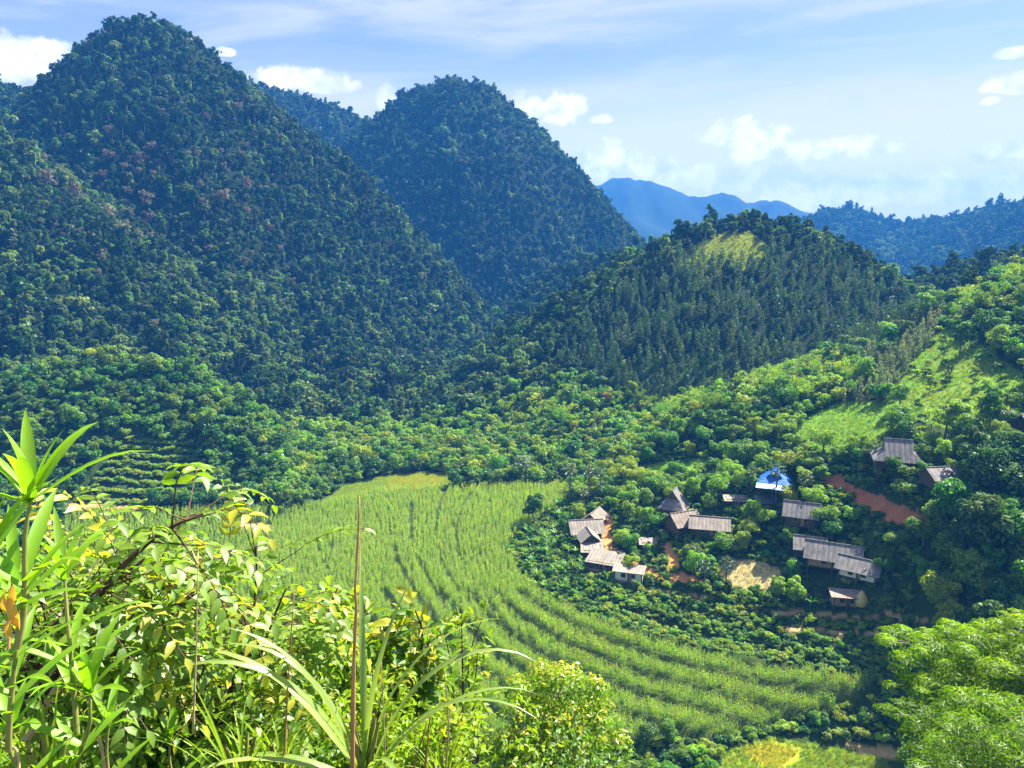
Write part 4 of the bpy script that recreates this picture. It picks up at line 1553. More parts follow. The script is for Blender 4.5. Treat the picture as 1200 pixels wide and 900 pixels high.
# ---- a few trees that stand out ---------------------------------
def special(px_, py_, mat, label, R=3.0, h=6.5, s=1.0, name='broadleaf_tree', n=900):
    g_ = ground_from_pixel(px_, py_)
    root = empty(name, (g_[0], g_[1], g_[2] - .2))
    obj('crown', quads_mesh('crown', leaf_cloud(n, lobes_round(pr, R, h * .8, 8, h * .2), .36, pr, .55, .75, .3, .15), M[mat]), root)
    obj('trunk', trunk_mesh('trunk', pr, h * .6, .2, M['bark'], spread=R * .5), root)
    root.scale = (s, s, s)
    tag(root, label, 'tree')


special(613, 562, 'leaf_pale', 'lone pale rounded tree at the far edge of the maize field', 3.6, 7.5, 1.15)
special(962, 462, 'leaf_red', 'rust-red tree among green woods above the grass clearing', 1.7, 4.6, 1.0)
special(712, 476, 'leaf_gold', 'yellow-brown tree at the foot of the plantation hill', 2.8, 5.5, 1.1)
special(668, 505, 'leaf_gold', 'yellowing small tree in the shaded woods beyond the maize', 1.7, 4.2, 1.0)
special(742, 468, 'leaf_light', 'bright yellow-green tree against the dark plantation foot', 2.0, 6.0, 1.2)
special(806, 475, 'leaf_mid', 'round green tree against the dark plantation foot', 2.6, 5.4, 1.2)

# ---- palms -------------------------------------------------------
for (a, b, kidx, s, plab) in [(668, 592, 0, 1.3, 'tall fan palm with a bare trunk at the corner of the far maize'), (690, 590, 0, 1.2, 'second fan palm in the row beyond the orange yard'), (703, 586, 0, 1.05, 'shortest fan palm in the row beyond the orange yard'),
                             (684, 604, 0, .8, 'leaning fan palm in front of the palm row beyond the orange yard'), (908, 596, 0, 1.2, 'fan palm with a dark trunk in front of the blue-roofed house'), (879, 580, 0, .8, 'shaggy fan palm beside the blue-roofed house'),
                             (825, 690, 1, 1.0, 'short fan palm at the orange path below the long low pale house'), (850, 688, 1, 1.05, 'short fan palm beside the dry grass clearing'), (942, 588, 1, 1.1, 'short fan palm behind the grey stilt house'),
                             (1032, 552, 1, 1.0, 'fan palm beside the large upper house')]:
    g_ = ground_from_pixel(a, b)
    o = PALMS[kidx].place((g_[0], g_[1], g_[2] - .1), float(pr.uniform(0, 6.28)), s, s * 1.05)
    tag(o, plab, 'palm tree', 'fan palms of the village')

# ---- bamboo ------------------------------------------------------
bx_, by_, bz_, br_, bpx, bpy_ = candidates(5.5)
zone = [[(640, 480), (700, 470), (800, 478), (860, 470), (900, 448), (1000, 420), (1010, 470), (960, 470), (880, 500), (760, 505), (650, 510)], [(560, 480), (640, 430), (660, 470), (600, 520)], [(1090, 345), (1150, 330), (1200, 322), (1200, 380), (1150, 372), (1110, 385)]]
k = (bpx < 1230) & any_poly(bpx, bpy_, zone) & (rng.random(len(bx_)) < .5)
for i in np.nonzero(k)[0]:
    K = BAMBOOS[int(pr.integers(3))]
    o = K.place((bx_[i], by_[i], bz_[i] - .1), float(pr.uniform(0, 6.28)), float(pr.uniform(.8, 1.15)))
    tag(o, lab(f'arching {TONE_WORD[K.tone]} bamboo clump', bx_[i], by_[i], bz_[i]), 'bamboo', 'bamboo clumps at the foot of the hills')
print('bamboo', int(k.sum()))
# slim pale spires on the sunny slope
x, y, z, r, px, py = candidates(2.9)
k = inpoly(px, py, SPIRES_R) & (rng.random(len(x)) < .8)
n = int(k.sum())
SR = []
for i in range(4):
    h = pr.uniform(5.5, 7.5)
    lob = [(pr.normal() * .15, pr.normal() * .15, h * (.12 + .84 * f), .9 * (1 - .7 * f) + .2, .9 * (1 - .7 * f) + .2, h * .12) for f in np.linspace(0, 1, 7)]
    SR.append(template('slope_spire', quads_mesh('slope_spire_foliage', leaf_cloud(200, lob, .36, pr, .42, .8, .2, .8, .2, -.9), M['leaf_spire'])))
C_SR = collection_of('slope_spire_templates', SR)
s = rng.uniform(.6, 1.0, n)
scatter('young_plantation', np.stack([x[k], y[k], z[k] - .2], 1), np.stack([s, s, s * 1.05], 1), rand_rot(n, .05), rng.integers(0, 4, n), C_SR, 'sunlit young plantation of slim trees climbing the slope beside the grass', 'plantation')

# ---- shrubs and bananas -----------------------------------------
x, y, z, r, px, py = candidates(1.9, 95, 336)
cls = np.full(len(x), 'wood', dtype='U10')
cls[inpoly(px, py, CROPS)] = 'crops'
cls[inpoly(px, py, VILLAGE)] = 'village'
cls[inpoly(px, py, GARDENS)] = 'terrace'
cls[inpoly(px, py, BANK)] = 'bank'
cls[inpoly(px, py, TERRACE_L)] = 'hillrows'
cls[inpoly(px, py, GRASS_B)] = 'meadow'
cls[inpoly(px, py, BIGWOOD)] = 'bigwood'
cls[inpoly(px, py, LEFT_FLAT)] = 'none'
cls[inpoly(px, py, SPIRES) & (r > 250)] = 'none'
cls[any_poly(px, py, OPEN + DIRTS)] = 'none'
q = z / 1.5 + .25
fz = q - np.floor(q)
prob = {'wood': .12, 'village': .75, 'crops': .90, 'terrace': .95, 'bank': .75, 'hillrows': 0.0, 'bigwood': .6, 'meadow': .12, 'none': 0}
pk = np.array([prob[c] for c in cls])
pk = np.where((cls == 'terrace') & (fz > .5), 0.10, pk)
q2 = z / 1.9 + .25
pk = np.where((cls == 'hillrows') & ((q2 - np.floor(q2)) > .45), 0.10, pk)
pk = np.where((cls == 'wood') & (r > 270), .06, pk)
pk = np.where((cls == 'wood') & (py > 640) & (px < 640), .7, pk)
k = rng.random(len(x)) < pk
x, y, z, r, px, py, cls = (v[k] for v in (x, y, z, r, px, py, cls))
scl = rng.uniform(.6, 1.1, len(x)) * np.select([cls == 'terrace', cls == 'hillrows', cls == 'crops', cls == 'bigwood'], [.85, .95, .85, 1.9], 1.0)
k = clear_of_keep(x, y, z, 1.2 * scl, 1.8 * scl, 13)
x, y, z, r, px, py, cls, scl = (v[k] for v in (x, y, z, r, px, py, cls, scl))
ban_p = np.exp(-(((px - 655) / 45) ** 2 + ((py - 640) / 40) ** 2)) * .65 + np.exp(-(((px - 1090) / 70) ** 2 + ((py - 510) / 25) ** 2)) * .5 + np.exp(-(((px - 990) / 70) ** 2 + ((py - 690) / 20) ** 2)) * .2 + .03 * (cls == 'village')
isb = (rng.random(len(x)) < ban_p) & (cls != 'terrace') & (cls != 'hillrows')
show = (px > -30) & (px < 1230) & (py < 930) & ~((px < 560) & (py > 690))
order = np.argsort(-(scl / r) * show)
nb = ns = 0
rest = []
for i in order:
    if isb[i] and nb < 95 and show[i]:
        K = BANANAS[int(pr.integers(3))]
        o = K.place((x[i], y[i], z[i] - .1), float(pr.uniform(0, 6.28)), float(pr.uniform(.75, 1.05)))
        tag(o, lab(('tall', 'broad', 'small')[BANANAS.index(K)] + ' banana plant', x[i], y[i], z[i]), 'banana plant', 'banana plants around the village')
        nb += 1
    elif ns < 290 and show[i]:
        w = {'terrace': (.12, .5, .38), 'hillrows': (0, .3, .7), 'crops': (.25, .5, .25)}.get(cls[i], (.2, .45, .35))
        tone = pr.choice(list(TONES), p=w)
        kk = [t_ for t_ in SHRUBS if t_.tone == tone]
        K = kk[int(pr.integers(3))]
        o = K.place((x[i], y[i], z[i] - .08), float(pr.uniform(0, 6.28)), float(scl[i]), float(scl[i] * pr.uniform(.8, 1.2)))
        tag(o, lab({1.2: 'round', 1.0: 'upright', 1.5: 'broad low'}[K.R] + f' {TONE_WORD[tone]} shrub', x[i], y[i], z[i]), 'shrub', 'shrubs around the village and the terraced gardens')
        ns += 1
    else:
        rest.append(i)
rest = np.array(rest)
print('banana', nb, 'shrubs', ns, 'rest', len(rest))
SM = [template('bush', quads_mesh('bush_foliage', leaf_cloud(260, lobes_round(pr, 1.3, 1.8, 6, .1, .8), .30, pr, .5, .8, .35, .1, .2, -.2), TONES[t_])) for t_ in TONES for _ in range(2)]
C_BUSH = collection_of('bush_templates', SM)
n = len(rest)
ti = np.where((cls[rest] == 'hillrows') | (cls[rest] == 'terrace'), rng.integers(2, 6, n), rng.integers(0, 6, n))
scatter('undergrowth', np.stack([x[rest], y[rest], z[rest] - .1], 1), np.stack([scl[rest]] * 3, 1), rand_rot(n, .05), ti, C_BUSH, 'low green bushes on the garden terraces and between the trees', 'undergrowth')

# ---- hedged crop rows on the hill terraces
hx_, hy_ = [], []
for k_, yy in enumerate((521, 529, 537.5, 546.5, 556, 566, 577, 588)):
    xa, xb = 150 - k_ * 8, 224 + 8 * math.sin(k_ * .6)
    for xx in np.arange(xa, xb, 1.7):
        g_ = ground_from_pixel(xx, yy + 2.5 * math.sin(xx * .03 + k_ * .4))
        hx_.append(g_[0] + rng.normal(0, .22))
        hy_.append(g_[1] + rng.normal(0, .22))
hx_, hy_ = np.array(hx_), np.array(hy_)
n = len(hx_)
s = rng.uniform(.48, .74, n)
scatter('crop_rows', np.stack([hx_, hy_, H(hx_, hy_) - .05], 1), np.stack([s * 1.15, s * 1.15, s], 1), rand_rot(n, .05), rng.integers(4, 6, n), C_BUSH, 'yellow-green crop rows on the terraces at the foot of the wooded knoll', 'crop rows')

# ---- herbs and low bushes that hide the bare ground between the plants
x, y, z, r, px, py = candidates(1.05, 95, 300)
HIDDEN = [(-500, 650), (60, 660), (300, 760), (640, 865), (640, 1000), (-500, 1500)]
k = any_poly(px, py, [VILLAGE, CROPS, GARDENS, BANK, BIGWOOD, HIDDEN]) & ~any_poly(px + rng.normal(0, 1.5, len(px)), py + rng.normal(0, 1, len(px)), OPEN + DIRTS) & (rng.random(len(x)) < .72)
x, y, z, px, py = x[k], y[k], z[k], px[k], py[k]
s = rng.uniform(.22, .52, len(x))
k = clear_of_keep(x, y, z, s, s * 1.5, 400)
n = int(k.sum())
scatter('ground_cover', np.stack([x[k], y[k], z[k] - .05], 1), np.stack([s[k] * 1.25, s[k] * 1.25, s[k] * .9], 1), rand_rot(n, .1), rng.integers(0, 6, n), C_BUSH, 'knee-high herbs and weeds between the village plants', 'ground cover')

# ---- low ground cover: tufts everywhere between the plants --------------------
def tuft(n, h, w, mat, spread=.5, droop=.9):
    mb = MB()
    for i in range(n):
        a = pr.uniform(0, 6.283)
        q_ = pr.uniform(0, spread)
        e = pr.uniform(.75, 1.5)
        blade(mb, (q_ * math.cos(a * 3), q_ * math.sin(a * 3), -.05), (math.cos(a) * math.cos(e), math.sin(a) * math.cos(e), math.sin(e)), h * pr.uniform(.6, 1.1), w, pr.uniform(.3, droop), 2, .1)
    return template('tuft', mb.mesh('tuft_blades', mat))


C_GR = collection_of('grass_templates', [tuft(26, .75, .10, M['grass']) for _ in range(3)] + [tuft(26, .8, .10, M['grass_yellow']) for _ in range(2)] + [tuft(22, .6, .08, M['grass_dry']) for _ in range(2)])
x, y, z, r, px, py = candidates(1.0, 95, 330)
k = any_poly(px, py, [GRASS_A, GRASS_B, GRASS_D, DRY_A]) & (rng.random(len(x)) < .85)
x, y, z, px, py = x[k], y[k], z[k], px[k], py[k]
n = len(x)
idx = rng.integers(0, 3, n)
yel = (fbm(x / 9, y / 9, 3, 55) > .54) & inpoly(px, py, GRASS_B)
idx = np.where(yel, rng.integers(3, 5, n), idx)
idx = np.where(inpoly(px, py, DRY_A), rng.integers(5, 7, n), idx)
s = rng.uniform(.7, 1.3, n)
scatter('grass', np.stack([x, y, z], 1), np.stack([s, s, s], 1), rand_rot(n, .05), idx, C_GR, 'bright green grass on the steep clearings above the village', 'grass')
x, y = jgrid(60, 260, 380, 500, 1.6)
z = H(x, y)
px, py = pix(x, y, z)
k = inpoly(px, py, GRASS_C) & visible(x, y, 3)
n = int(k.sum())
s = rng.uniform(1.2, 2.2, n)
scatter('grass', np.stack([x[k], y[k], z[k]], 1), np.stack([s, s, s], 1), rand_rot(n, .05), rng.integers(3, 5, n), C_GR, 'yellow grass on the open top of the plantation hill', 'grass')
# rice
C_RI = collection_of('rice_templates', [tuft(30, .8, .07, M['rice'], .35, 1.0) for _ in range(2)] + [tuft(30, .8, .07, M['rice_gold'], .35, 1.3) for _ in range(2)])
x, y, z, r, px, py = candidates(.55, 95, 330)
k = any_poly(px, py, [RICE_NEAR, RICE_FAR]) & ~any_poly(px, py, [BARE_R])
x, y, z, px, py, r = x[k], y[k], z[k], px[k], py[k], r[k]
edge = [(938, 876), (932, 890), (915, 904)]
bund = np.zeros(len(x), bool)
for (a, b), (c, d) in zip([(905, 868), (938, 878), (934, 890)], [(938, 878), (934, 890), (912, 902)]):
    bund |= seg_dist(px, py, (a, b, 0), (c, d, 0))[0] < 2.0
x, y, z, px, py, r = (v[~bund] for v in (x, y, z, px, py, r))
n = len(x)
gold = inpoly(px, py, RICE_GOLD) | (inpoly(px, py, RICE_FAR) & (px > 455) & (px < 520) & (py > 556))
idx = np.where(gold, rng.integers(2, 4, n), rng.integers(0, 2, n))
s = rng.uniform(.85, 1.15, n)
scatter('rice', np.stack([x, y, z], 1), np.stack([s, s, s], 1), rand_rot(n, .04), idx, C_RI, 'yellow-green rice standing in small curved plots', 'rice')


# ---- maize -------------------------------------------------------
def maize_row(tassels=1.0):
    mb, tb = MB(), MB()
    for i in range(4):
        bx0 = -.55 + .36 * i + pr.uniform(-.06, .06)
        by0 = pr.uniform(-.07, .07)
        h = pr.uniform(1.7, 2.15)
        mb.tube([(bx0, by0, -.1), (bx0, by0, h)], [.028, .014], 3, False)
        for j in range(7):
            a = pr.uniform(0, 6.283)
            e = pr.uniform(.55, 1.15)
            blade(mb, (bx0, by0, h * (.2 + .1 * j)), (math.cos(a) * math.cos(e), math.sin(a) * math.cos(e), math.sin(e)), pr.uniform(.7, 1.0), .13, pr.uniform(1.2, 2.3), 3, .15)
        if pr.random() < tassels:
            for j in range(4):
                a = pr.uniform(0, 6.283)
                blade(tb, (bx0, by0, h - .02), (math.cos(a) * .4, math.sin(a) * .4, .9), .38, .045, .9, 2, .1)
    nf = len(mb.f)
    off = mb.n
    mb.v += tb.v
    mb.f += [[off + i for i in f] for f in tb.f]
    me = mb.mesh('maize_row', [M['maize'], M['tassel']])
    mi = np.zeros(len(me.polygons), np.int32)
    mi[nf:] = 1
    me.polygons.foreach_set('material_index', mi)
    return template('maize_row', me)


C_MZ = collection_of('maize_templates', [maize_row(.75) for _ in range(4)] + [maize_row(.25) for _ in range(3)])
x, y = jgrid(-165, 110, 95, 290, 1.02)
z = H(x, y)
px, py = pix(x, y, z)
k = (inpoly(px, py, FIELD) | inpoly(px, py, LEFT_FLAT)) & in_frame(x, y, z, 30)
x, y, px, py = x[k], y[k], px[k], py[k]
s0 = band_s(x, y)
eps = .5
gx_ = (band_s(x + eps, y) - band_s(x - eps, y)) / (2 * eps)
gy_ = (band_s(x, y + eps) - band_s(x, y - eps)) / (2 * eps)
g2 = gx_ ** 2 + gy_ ** 2 + 1e-6
gl = np.sqrt(g2)
pitch = .92
ds = s0 - np.round(s0 / (pitch * .9)) * (pitch * .9)
low_ = smoothstep(py, 665, 735)
mv = np.where(gl > .35, ds * low_ * .85, 0)
x = x - mv * gx_ / g2
y = y - mv * gy_ / g2
s0 = s0 - mv
fr_ = s0 / TW - np.floor(s0 / TW)
# breaks between terraces, and the narrow ditches of the upper field
ditch = np.zeros(len(x), bool)
for sv in (13.2, 17.6, 22.5, 26.6):
    ditch |= (np.abs(s0 - sv) * 1.0 < .36) & (py < 720)
ditch &= fbm(x / 8, y / 8, 2, 91) > .40
gapb = (fr_ > .74) & (low_ > .4)
thin = rng.random(len(x)) < .05
patchy = fbm(x / 6, y / 6, 3, 93) < .25
k = ~(gapb & (rng.random(len(x)) < .9)) & ~ditch & ~thin & ~(patchy & (rng.random(len(x)) < .5)) & ~any_poly(px, py, DIRTS)
x, y, s0, px, py, gx_, gy_ = (v[k] for v in (x, y, s0, px, py, gx_, gy_))
z = H(x, y)
n = len(x)
yaw = np.arctan2(gx_, -gy_) + rng.normal(0, .12, n)
tone = fbm(x / 22, y / 22, 3, 95) + .25 * smoothstep(py, 700, 600)
idx = np.where(tone + rng.normal(0, .08, n) > .52, rng.integers(0, 4, n), rng.integers(4, 7, n))
s = rng.uniform(.82, 1.12, n) * (.86 + .3 * fbm(x / 14, y / 14, 3, 96))
rot = np.stack([rng.normal(0, .04, n), rng.normal(0, .04, n), yaw], 1)
scatter('maize', np.stack([x, y, z], 1), np.stack([s, s, s], 1), rot, idx, C_MZ, 'ripening maize filling the curved terraces of the valley floor', 'maize')
print('maize', n)

# ------------------------------------------------------------------ plants close to the viewpoint
fr = np.random.default_rng(23)
M['fg_lance'] = leaf_mat('lance_leaf', (0.150, 0.330, 0.010), (0.220, 0.420, 0.014), 0.48, 0.03, 0.5, obj_vary=False, mottle=.45)
M['fg_pinnate'] = leaf_mat('glossy_pinnate_leaf', (0.100, 0.220, 0.010), (0.220, 0.350, 0.016), 0.50, 0.035, 0.5, obj_vary=False, mottle=.45)
M['fg_broad'] = leaf_mat('broad_leaf', (0.070, 0.180, 0.010), (0.150, 0.290, 0.014), 0.48, 0.03, 0.5, obj_vary=False, mottle=.45)
M['fg_yellow'] = leaf_mat('young_yellow_leaf', (0.30, 0.36, 0.015), (0.42, 0.40, 0.02), 0.45, 0.04, obj_vary=False, mottle=.45)
M['fg_brown'] = leaf_mat('withered_leaf', (0.45, 0.26, 0.03), (0.55, 0.36, 0.05), 0.4, 0.03, obj_vary=False, mottle=.45)
M['fg_light'] = leaf_mat('light_leaf', (0.170, 0.310, 0.010), (0.280, 0.420, 0.014), 0.48, 0.02, obj_vary=False, mottle=.45)
M['fg_grass'] = leaf_mat('arching_grass', (0.20, 0.32, 0.05), (0.30, 0.40, 0.10), 0.45, 0.05, 0.4, obj_vary=False, mottle=.45)
M['fg_feather'] = leaf_mat('feathery_leaf', (0.090, 0.195, 0.009), (0.180, 0.290, 0.013), 0.42, 0.02, obj_vary=True, vary=.08, hue=.008)
M['twig'] = rough_mat('dark_twig', (0.045, 0.028, 0.022), (0.11, 0.075, 0.05), 30.0, 0.8, 0.3)
M['green_stem'] = rough_mat('green_stem', (0.16, 0.20, 0.04), (0.28, 0.26, 0.08), 20.0, 0.7)
M['dry_stalk'] = rough_mat('dry_stalk', (0.30, 0.15, 0.06), (0.46, 0.27, 0.12), 25.0, 0.8, 0.2, (1, 1, .15))
M['straw_stalk'] = rough_mat('straw_stalk', (0.42, 0.30, 0.14), (0.58, 0.44, 0.24), 25.0, 0.8, 0.2, (1, 1, .15))


class Leaves:
    """Collects pointed leaves, each two faces folded along the midrib, into one mesh."""
    def __init__(self):
        self.parts = []

    def add(self, p, d, n, L, W, fold=.18, curl=.12):
        p = np.atleast_2d(p).astype(float)
        k = len(p)
        d = np.broadcast_to(np.asarray(d, float), (k, 3)).copy()
        n = np.broadcast_to(np.asarray(n, float), (k, 3)).copy()
        d /= np.linalg.norm(d, axis=1, keepdims=True) + 1e-9
        n -= d * (n * d).sum(1, keepdims=True)
        n /= np.linalg.norm(n, axis=1, keepdims=True) + 1e-9
        s = np.cross(d, n)
        L = np.broadcast_to(np.asarray(L, float), (k,))[:, None]
        W = np.broadcast_to(np.asarray(W, float), (k,))[:, None]
        mid = p + d * L * .5 - n * L * curl * -.25
        tip = p + d * L - n * L * curl
        q1 = p + d * L * .28 + n * (W * fold * .8 + L * curl * .1)
        q2 = p + d * L * .62 + n * (W * fold * .8 + L * curl * .02)
        v = np.stack([p, q1 + s * W * .46, q2 + s * W * .40, tip, mid, q1 - s * W * .46, q2 - s * W * .40], 1)
        self.parts.append(v.reshape(-1, 3))

    def mesh(self, name, mat):
        v = np.concatenate(self.parts)
        n = len(v) // 7
        f = np.array([[0, 1, 2, 4], [4, 2, 3, 4], [0, 4, 6, 5], [4, 3, 6, 4]])
        # quads and triangles: (0,1,2,4) (4,2,3) (0,4,6,5) (4,3,6)
        a = np.arange(n)[:, None] * 7
        flat = np.concatenate([a + np.array([[0, 4, 2, 1]]), a + np.array([[4, 3, 2]]), a + np.array([[0, 5, 6, 4]]), a + np.array([[4, 6, 3]])], 1).ravel()
        counts = np.tile([4, 3, 4, 3], n)
        return np_mesh(name, v, flat, counts, mat, smooth=True)


UPV = np.array([0, 0, 1.0])


def curve(a, b, sag=.12, k=9, wob=.02):
    a, b = np.asarray(a, float), np.asarray(b, float)
    L = np.linalg.norm(b - a)
    w = fr.normal(size=3) * wob * L
    out_ = []
    for f in np.linspace(0, 1, k):
        out_.append(a + (b - a) * f + np.array([0, 0, 1]) * sag * L * math.sin(math.pi * f) + w * math.sin(2 * math.pi * f))
    return out_


def pinnate(LV, p, d, L, pairs, lw, droop=.5):
    """One compound leaf with paired oval leaflets."""
    d = d / np.linalg.norm(d)
    h = np.array([d[0], d[1], 0])
    h = h / (np.linalg.norm(h) + 1e-6)
    side = np.array([-h[1], h[0], 0])
    pts = []
    e = math.asin(np.clip(d[2], -1, 1))
    q = np.array(p, float)
    for k in range(pairs + 1):
        ee = e - droop * 2.0 * (k / pairs)
        t_ = h * math.cos(ee) + UPV * math.sin(ee)
        q = q + t_ * L / pairs
        pts.append((q.copy(), t_))
    for k, (q, t_) in enumerate(pts):
        up = np.cross(t_, side) * -1
        up = up if up[2] > 0 else -up
        ll = lw * (1.0 if k < pairs - 1 else .85)
        for s in ((-1, 1) if k < pairs else (0,)):
            dd = t_ * (.55 if s else 1) + side * s * .85 - UPV * fr.uniform(0, .45)
            LV.add(q, dd, up + fr.normal(size=3) * .25, ll * fr.uniform(.8, 1.15), ll * .46, .15, .15)
    return [x_[0] for x_ in pts]


def bush(name, label, base, tips, leaf, mats, cat='shrub', per=14, L=.1, W=.05, r0=.018, spread=.22, start=.25, group=None, stem_mat='twig', yellow=.0, sag=.10, twigs=3):
    b = P_r(*base)
    root = empty(name, tuple(b))
    tag(root, label, cat, group)
    st_ = MB()
    A, B = Leaves(), Leaves()
    for tp_ in tips:
        e = P_r(*tp_[:3]) - b
        c = curve((0, 0, 0), e, sag, 10, .03)
        st_.tube(c, list(np.linspace(r0, r0 * .25, 10)), 5, False)
        for i in range(per):
            f = start + (1 - start) * (i + fr.random()) / per
            j = min(int(f * 9), 8)
            p = c[j] + (c[j + 1] - c[j]) * (f * 9 - j)
            ax = c[j + 1] - c[j]
            ax = ax / np.linalg.norm(ax)
            for t_ in range(twigs):
                rd = fr.normal(size=3)
                rd[2] = rd[2] * .6 + .25
                rd = rd - ax * (rd @ ax) * .5 + ax * .4
                rd /= np.linalg.norm(rd)
                sl = spread * fr.uniform(.3, 1.0)
                e2 = p + rd * sl
                young = (f > .86) and fr.random() < yellow * 2 or fr.random() < yellow * .3
                LV = B if young else A
                if leaf == 'pinnate':
                    st_.tube([p, e2], [r0 * .22, r0 * .12], 3, False)
                    pp = pinnate(LV, e2, rd * .8 + np.array([0, 0, .1]), L * fr.uniform(3.0, 4.4), int(fr.integers(4, 7)), L, fr.uniform(.3, .8))
                    st_.tube([e2] + pp[::2], [r0 * .12] * (1 + len(pp[::2])), 3, False)
                else:
                    st_.tube([p, e2], [r0 * .22, r0 * .10], 3, False)
                    m_ = 4 if leaf != 'lance' else 6
                    pos = p + (e2 - p) * fr.uniform(.3, 1.0, (m_, 1))
                    dd = rd + fr.normal(size=(m_, 3)) * (.75 if leaf != 'lance' else .6) - np.array([0, 0, .15])
                    nn = UPV + fr.normal(size=(m_, 3)) * .5
                    LV.add(pos, dd, nn, L * fr.uniform(.7, 1.25, m_), W * fr.uniform(.8, 1.2, m_), .2, fr.uniform(.05, .3))
    st_.build('stem', M[stem_mat], root, smooth=True)
    obj('foliage', A.mesh('foliage', M[mats[0]]), root)
    if B.parts:
        o = obj('young_foliage', B.mesh('young_foliage', M[mats[1]]), root)
        o['label'] = 'yellow young leaves at the branch tips' if mats[1] == 'fg_yellow' else 'withered orange leaves'
    return root


def shoot(LV, mb, base, tip, whorl, L, W, along=10, r0=.008):
    """An upright leafy shoot with long lance leaves, the topmost in a rosette."""
    c = curve(base, tip, .0, 8, .03)
    mb.tube(c, list(np.linspace(r0, r0 * .45, 8)), 6, False)
    ax = c[-1] - c[-2]
    ax /= np.linalg.norm(ax)
    ga = 0
    n = along + whorl
    for i in range(n):
        f = .25 + .75 * (i / (n - 1)) if i < along else .93 + .07 * (i - along) / max(1, whorl - 1)
        j = min(int(f * 7), 6)
        p = c[j] + (c[j + 1] - c[j]) * (f * 7 - j)
        ga += 2.4
        lean = 1.15 if i < along else 1.2 - .95 * ((i - along) / whorl)
        d = np.array([math.cos(ga) * math.sin(lean), math.sin(ga) * math.sin(lean), math.cos(lean)])
        d = d + ax * .2
        side = np.cross(d, UPV)
        nn = np.cross(side, d)
        l_ = L * fr.uniform(.8, 1.1) * (1 if i < n - 3 else .6)
        blade(LV, p, d, l_, W * fr.uniform(.85, 1.1), fr.uniform(.35, 1.0), 6, .16, fr.uniform(-.4, .4))


def lance_plant(name, label, shoots, L, W):
    b = P_r(*shoots[0][0])
    root = empty(name, tuple(b))
    tag(root, label, 'shrub', 'lance-leaved plants on the near slope')
    LV, st_ = MB(), MB()
    for base, tip, wh, al, k in shoots:
        shoot(LV, st_, P_r(*base) - b, P_r(*tip) - b, wh, L * k, W * k, al)
    st_.build('stem', M['green_stem'], root, smooth=True)
    LV.build('foliage', M['fg_lance'], root, smooth=True)


lance_plant('lance_leaf_plant', 'tallest lance-leaved shoot with a rosette of long bright leaves', [((20, 760, 2.0), (38, 578, 2.0), 11, 6, 1.0)], .26, .05)
lance_plant('lance_leaf_plant', 'lance-leaved plant with drooping leaves beneath the tallest shoot', [((10, 880, 2.1), (22, 700, 2.1), 9, 8, 1.0), ((90, 860, 2.3), (75, 668, 2.4), 9, 8, .9), ((-40, 900, 2.0), (-12, 640, 2.0), 8, 8, 1.0)], .26, .044)
lance_plant('lance_leaf_plant', 'small lance-leaved sprout with a pale star of leaves among dark twigs', [((95, 930, 2.3), (103, 805, 2.3), 10, 4, 1.0)], .20, .05)
lance_plant('lance_leaf_plant', 'low lance-leaved sprouts at the foot of the near bank', [((125, 960, 2.4), (128, 845, 2.4), 9, 3, .9), ((30, 960, 2.2), (15, 850, 2.2), 9, 3, 1.0), ((205, 960, 2.8), (200, 862, 2.8), 8, 3, .9)], .18, .04)

bush('pinnate_bush', 'bush with a long dark leaning branch and hanging pairs of glossy oval leaves', (-40, 860, 3.0),
     [(238, 602, 3.0), (170, 655, 3.1), (120, 690, 2.9), (250, 690, 3.2), (205, 735, 3.1), (150, 760, 2.9)], 'pinnate', ('fg_pinnate', 'fg_yellow'), per=7, L=.074, spread=.22, r0=.022, yellow=.18, sag=.04, twigs=3, start=.3)
bush('pinnate_bush', 'dense glossy bush spreading its paired leaves beside the maize', (250, 960, 3.4),
     [(300, 640, 3.5), (335, 690, 3.4), (285, 720, 3.3), (350, 760, 3.5), (240, 780, 3.2), (310, 800, 3.3), (265, 660, 3.9)], 'pinnate', ('fg_pinnate', 'fg_yellow'), per=8, L=.066, spread=.24, r0=.016, yellow=.16, sag=.02, twigs=3, start=.3)
bush('pinnate_bush', 'thicket of fine paired leaves behind the lance-leaved shoots', (90, 940, 4.2),
     [(60, 640, 4.4), (120, 640, 4.4), (180, 670, 4.3), (90, 710, 4.2), (200, 740, 4.1), (30, 700, 4.2), (140, 800, 4.0), (230, 830, 4.0)], 'pinnate', ('fg_light', 'fg_yellow'), per=8, L=.064, spread=.28, r0=.016, yellow=.22, sag=.02, twigs=3, start=.3)
bush('broad_leaf_bush', 'bush of broad drooping leaves topped with yellow young leaves', (455, 935, 7.6),
     [(485, 712, 7.6), (450, 735, 7.6), (505, 745, 7.6), (425, 742, 7.6), (470, 780, 7.4), (512, 775, 7.6)], 'ovate', ('fg_broad', 'fg_yellow'), per=9, L=.17, W=.075, spread=.36, r0=.035, yellow=.30, sag=.02, twigs=3, start=.4)
bush('broad_leaf_bush', 'bright bush of long hanging leaves behind the thin red-brown stalk', (380, 950, 7.0),
     [(395, 690, 7.0), (360, 705, 7.0), (420, 715, 7.1), (385, 745, 6.9), (345, 745, 7.0), (410, 775, 7.0)], 'ovate', ('fg_light', 'fg_yellow'), per=10, L=.19, W=.07, spread=.40, r0=.03, yellow=.08, sag=.02, twigs=3, start=.35)
bush('broad_leaf_bush', 'thin bush with a few yellow sprays rising against the maize', (545, 940, 9.0), [(540, 710, 9.2), (565, 725, 9.2), (520, 740, 9.0), (560, 760, 9.0)], 'ovate', ('fg_light', 'fg_yellow'), per=9, L=.13, W=.05, spread=.38, r0=.022, yellow=.08, sag=.02, twigs=2, start=.4)
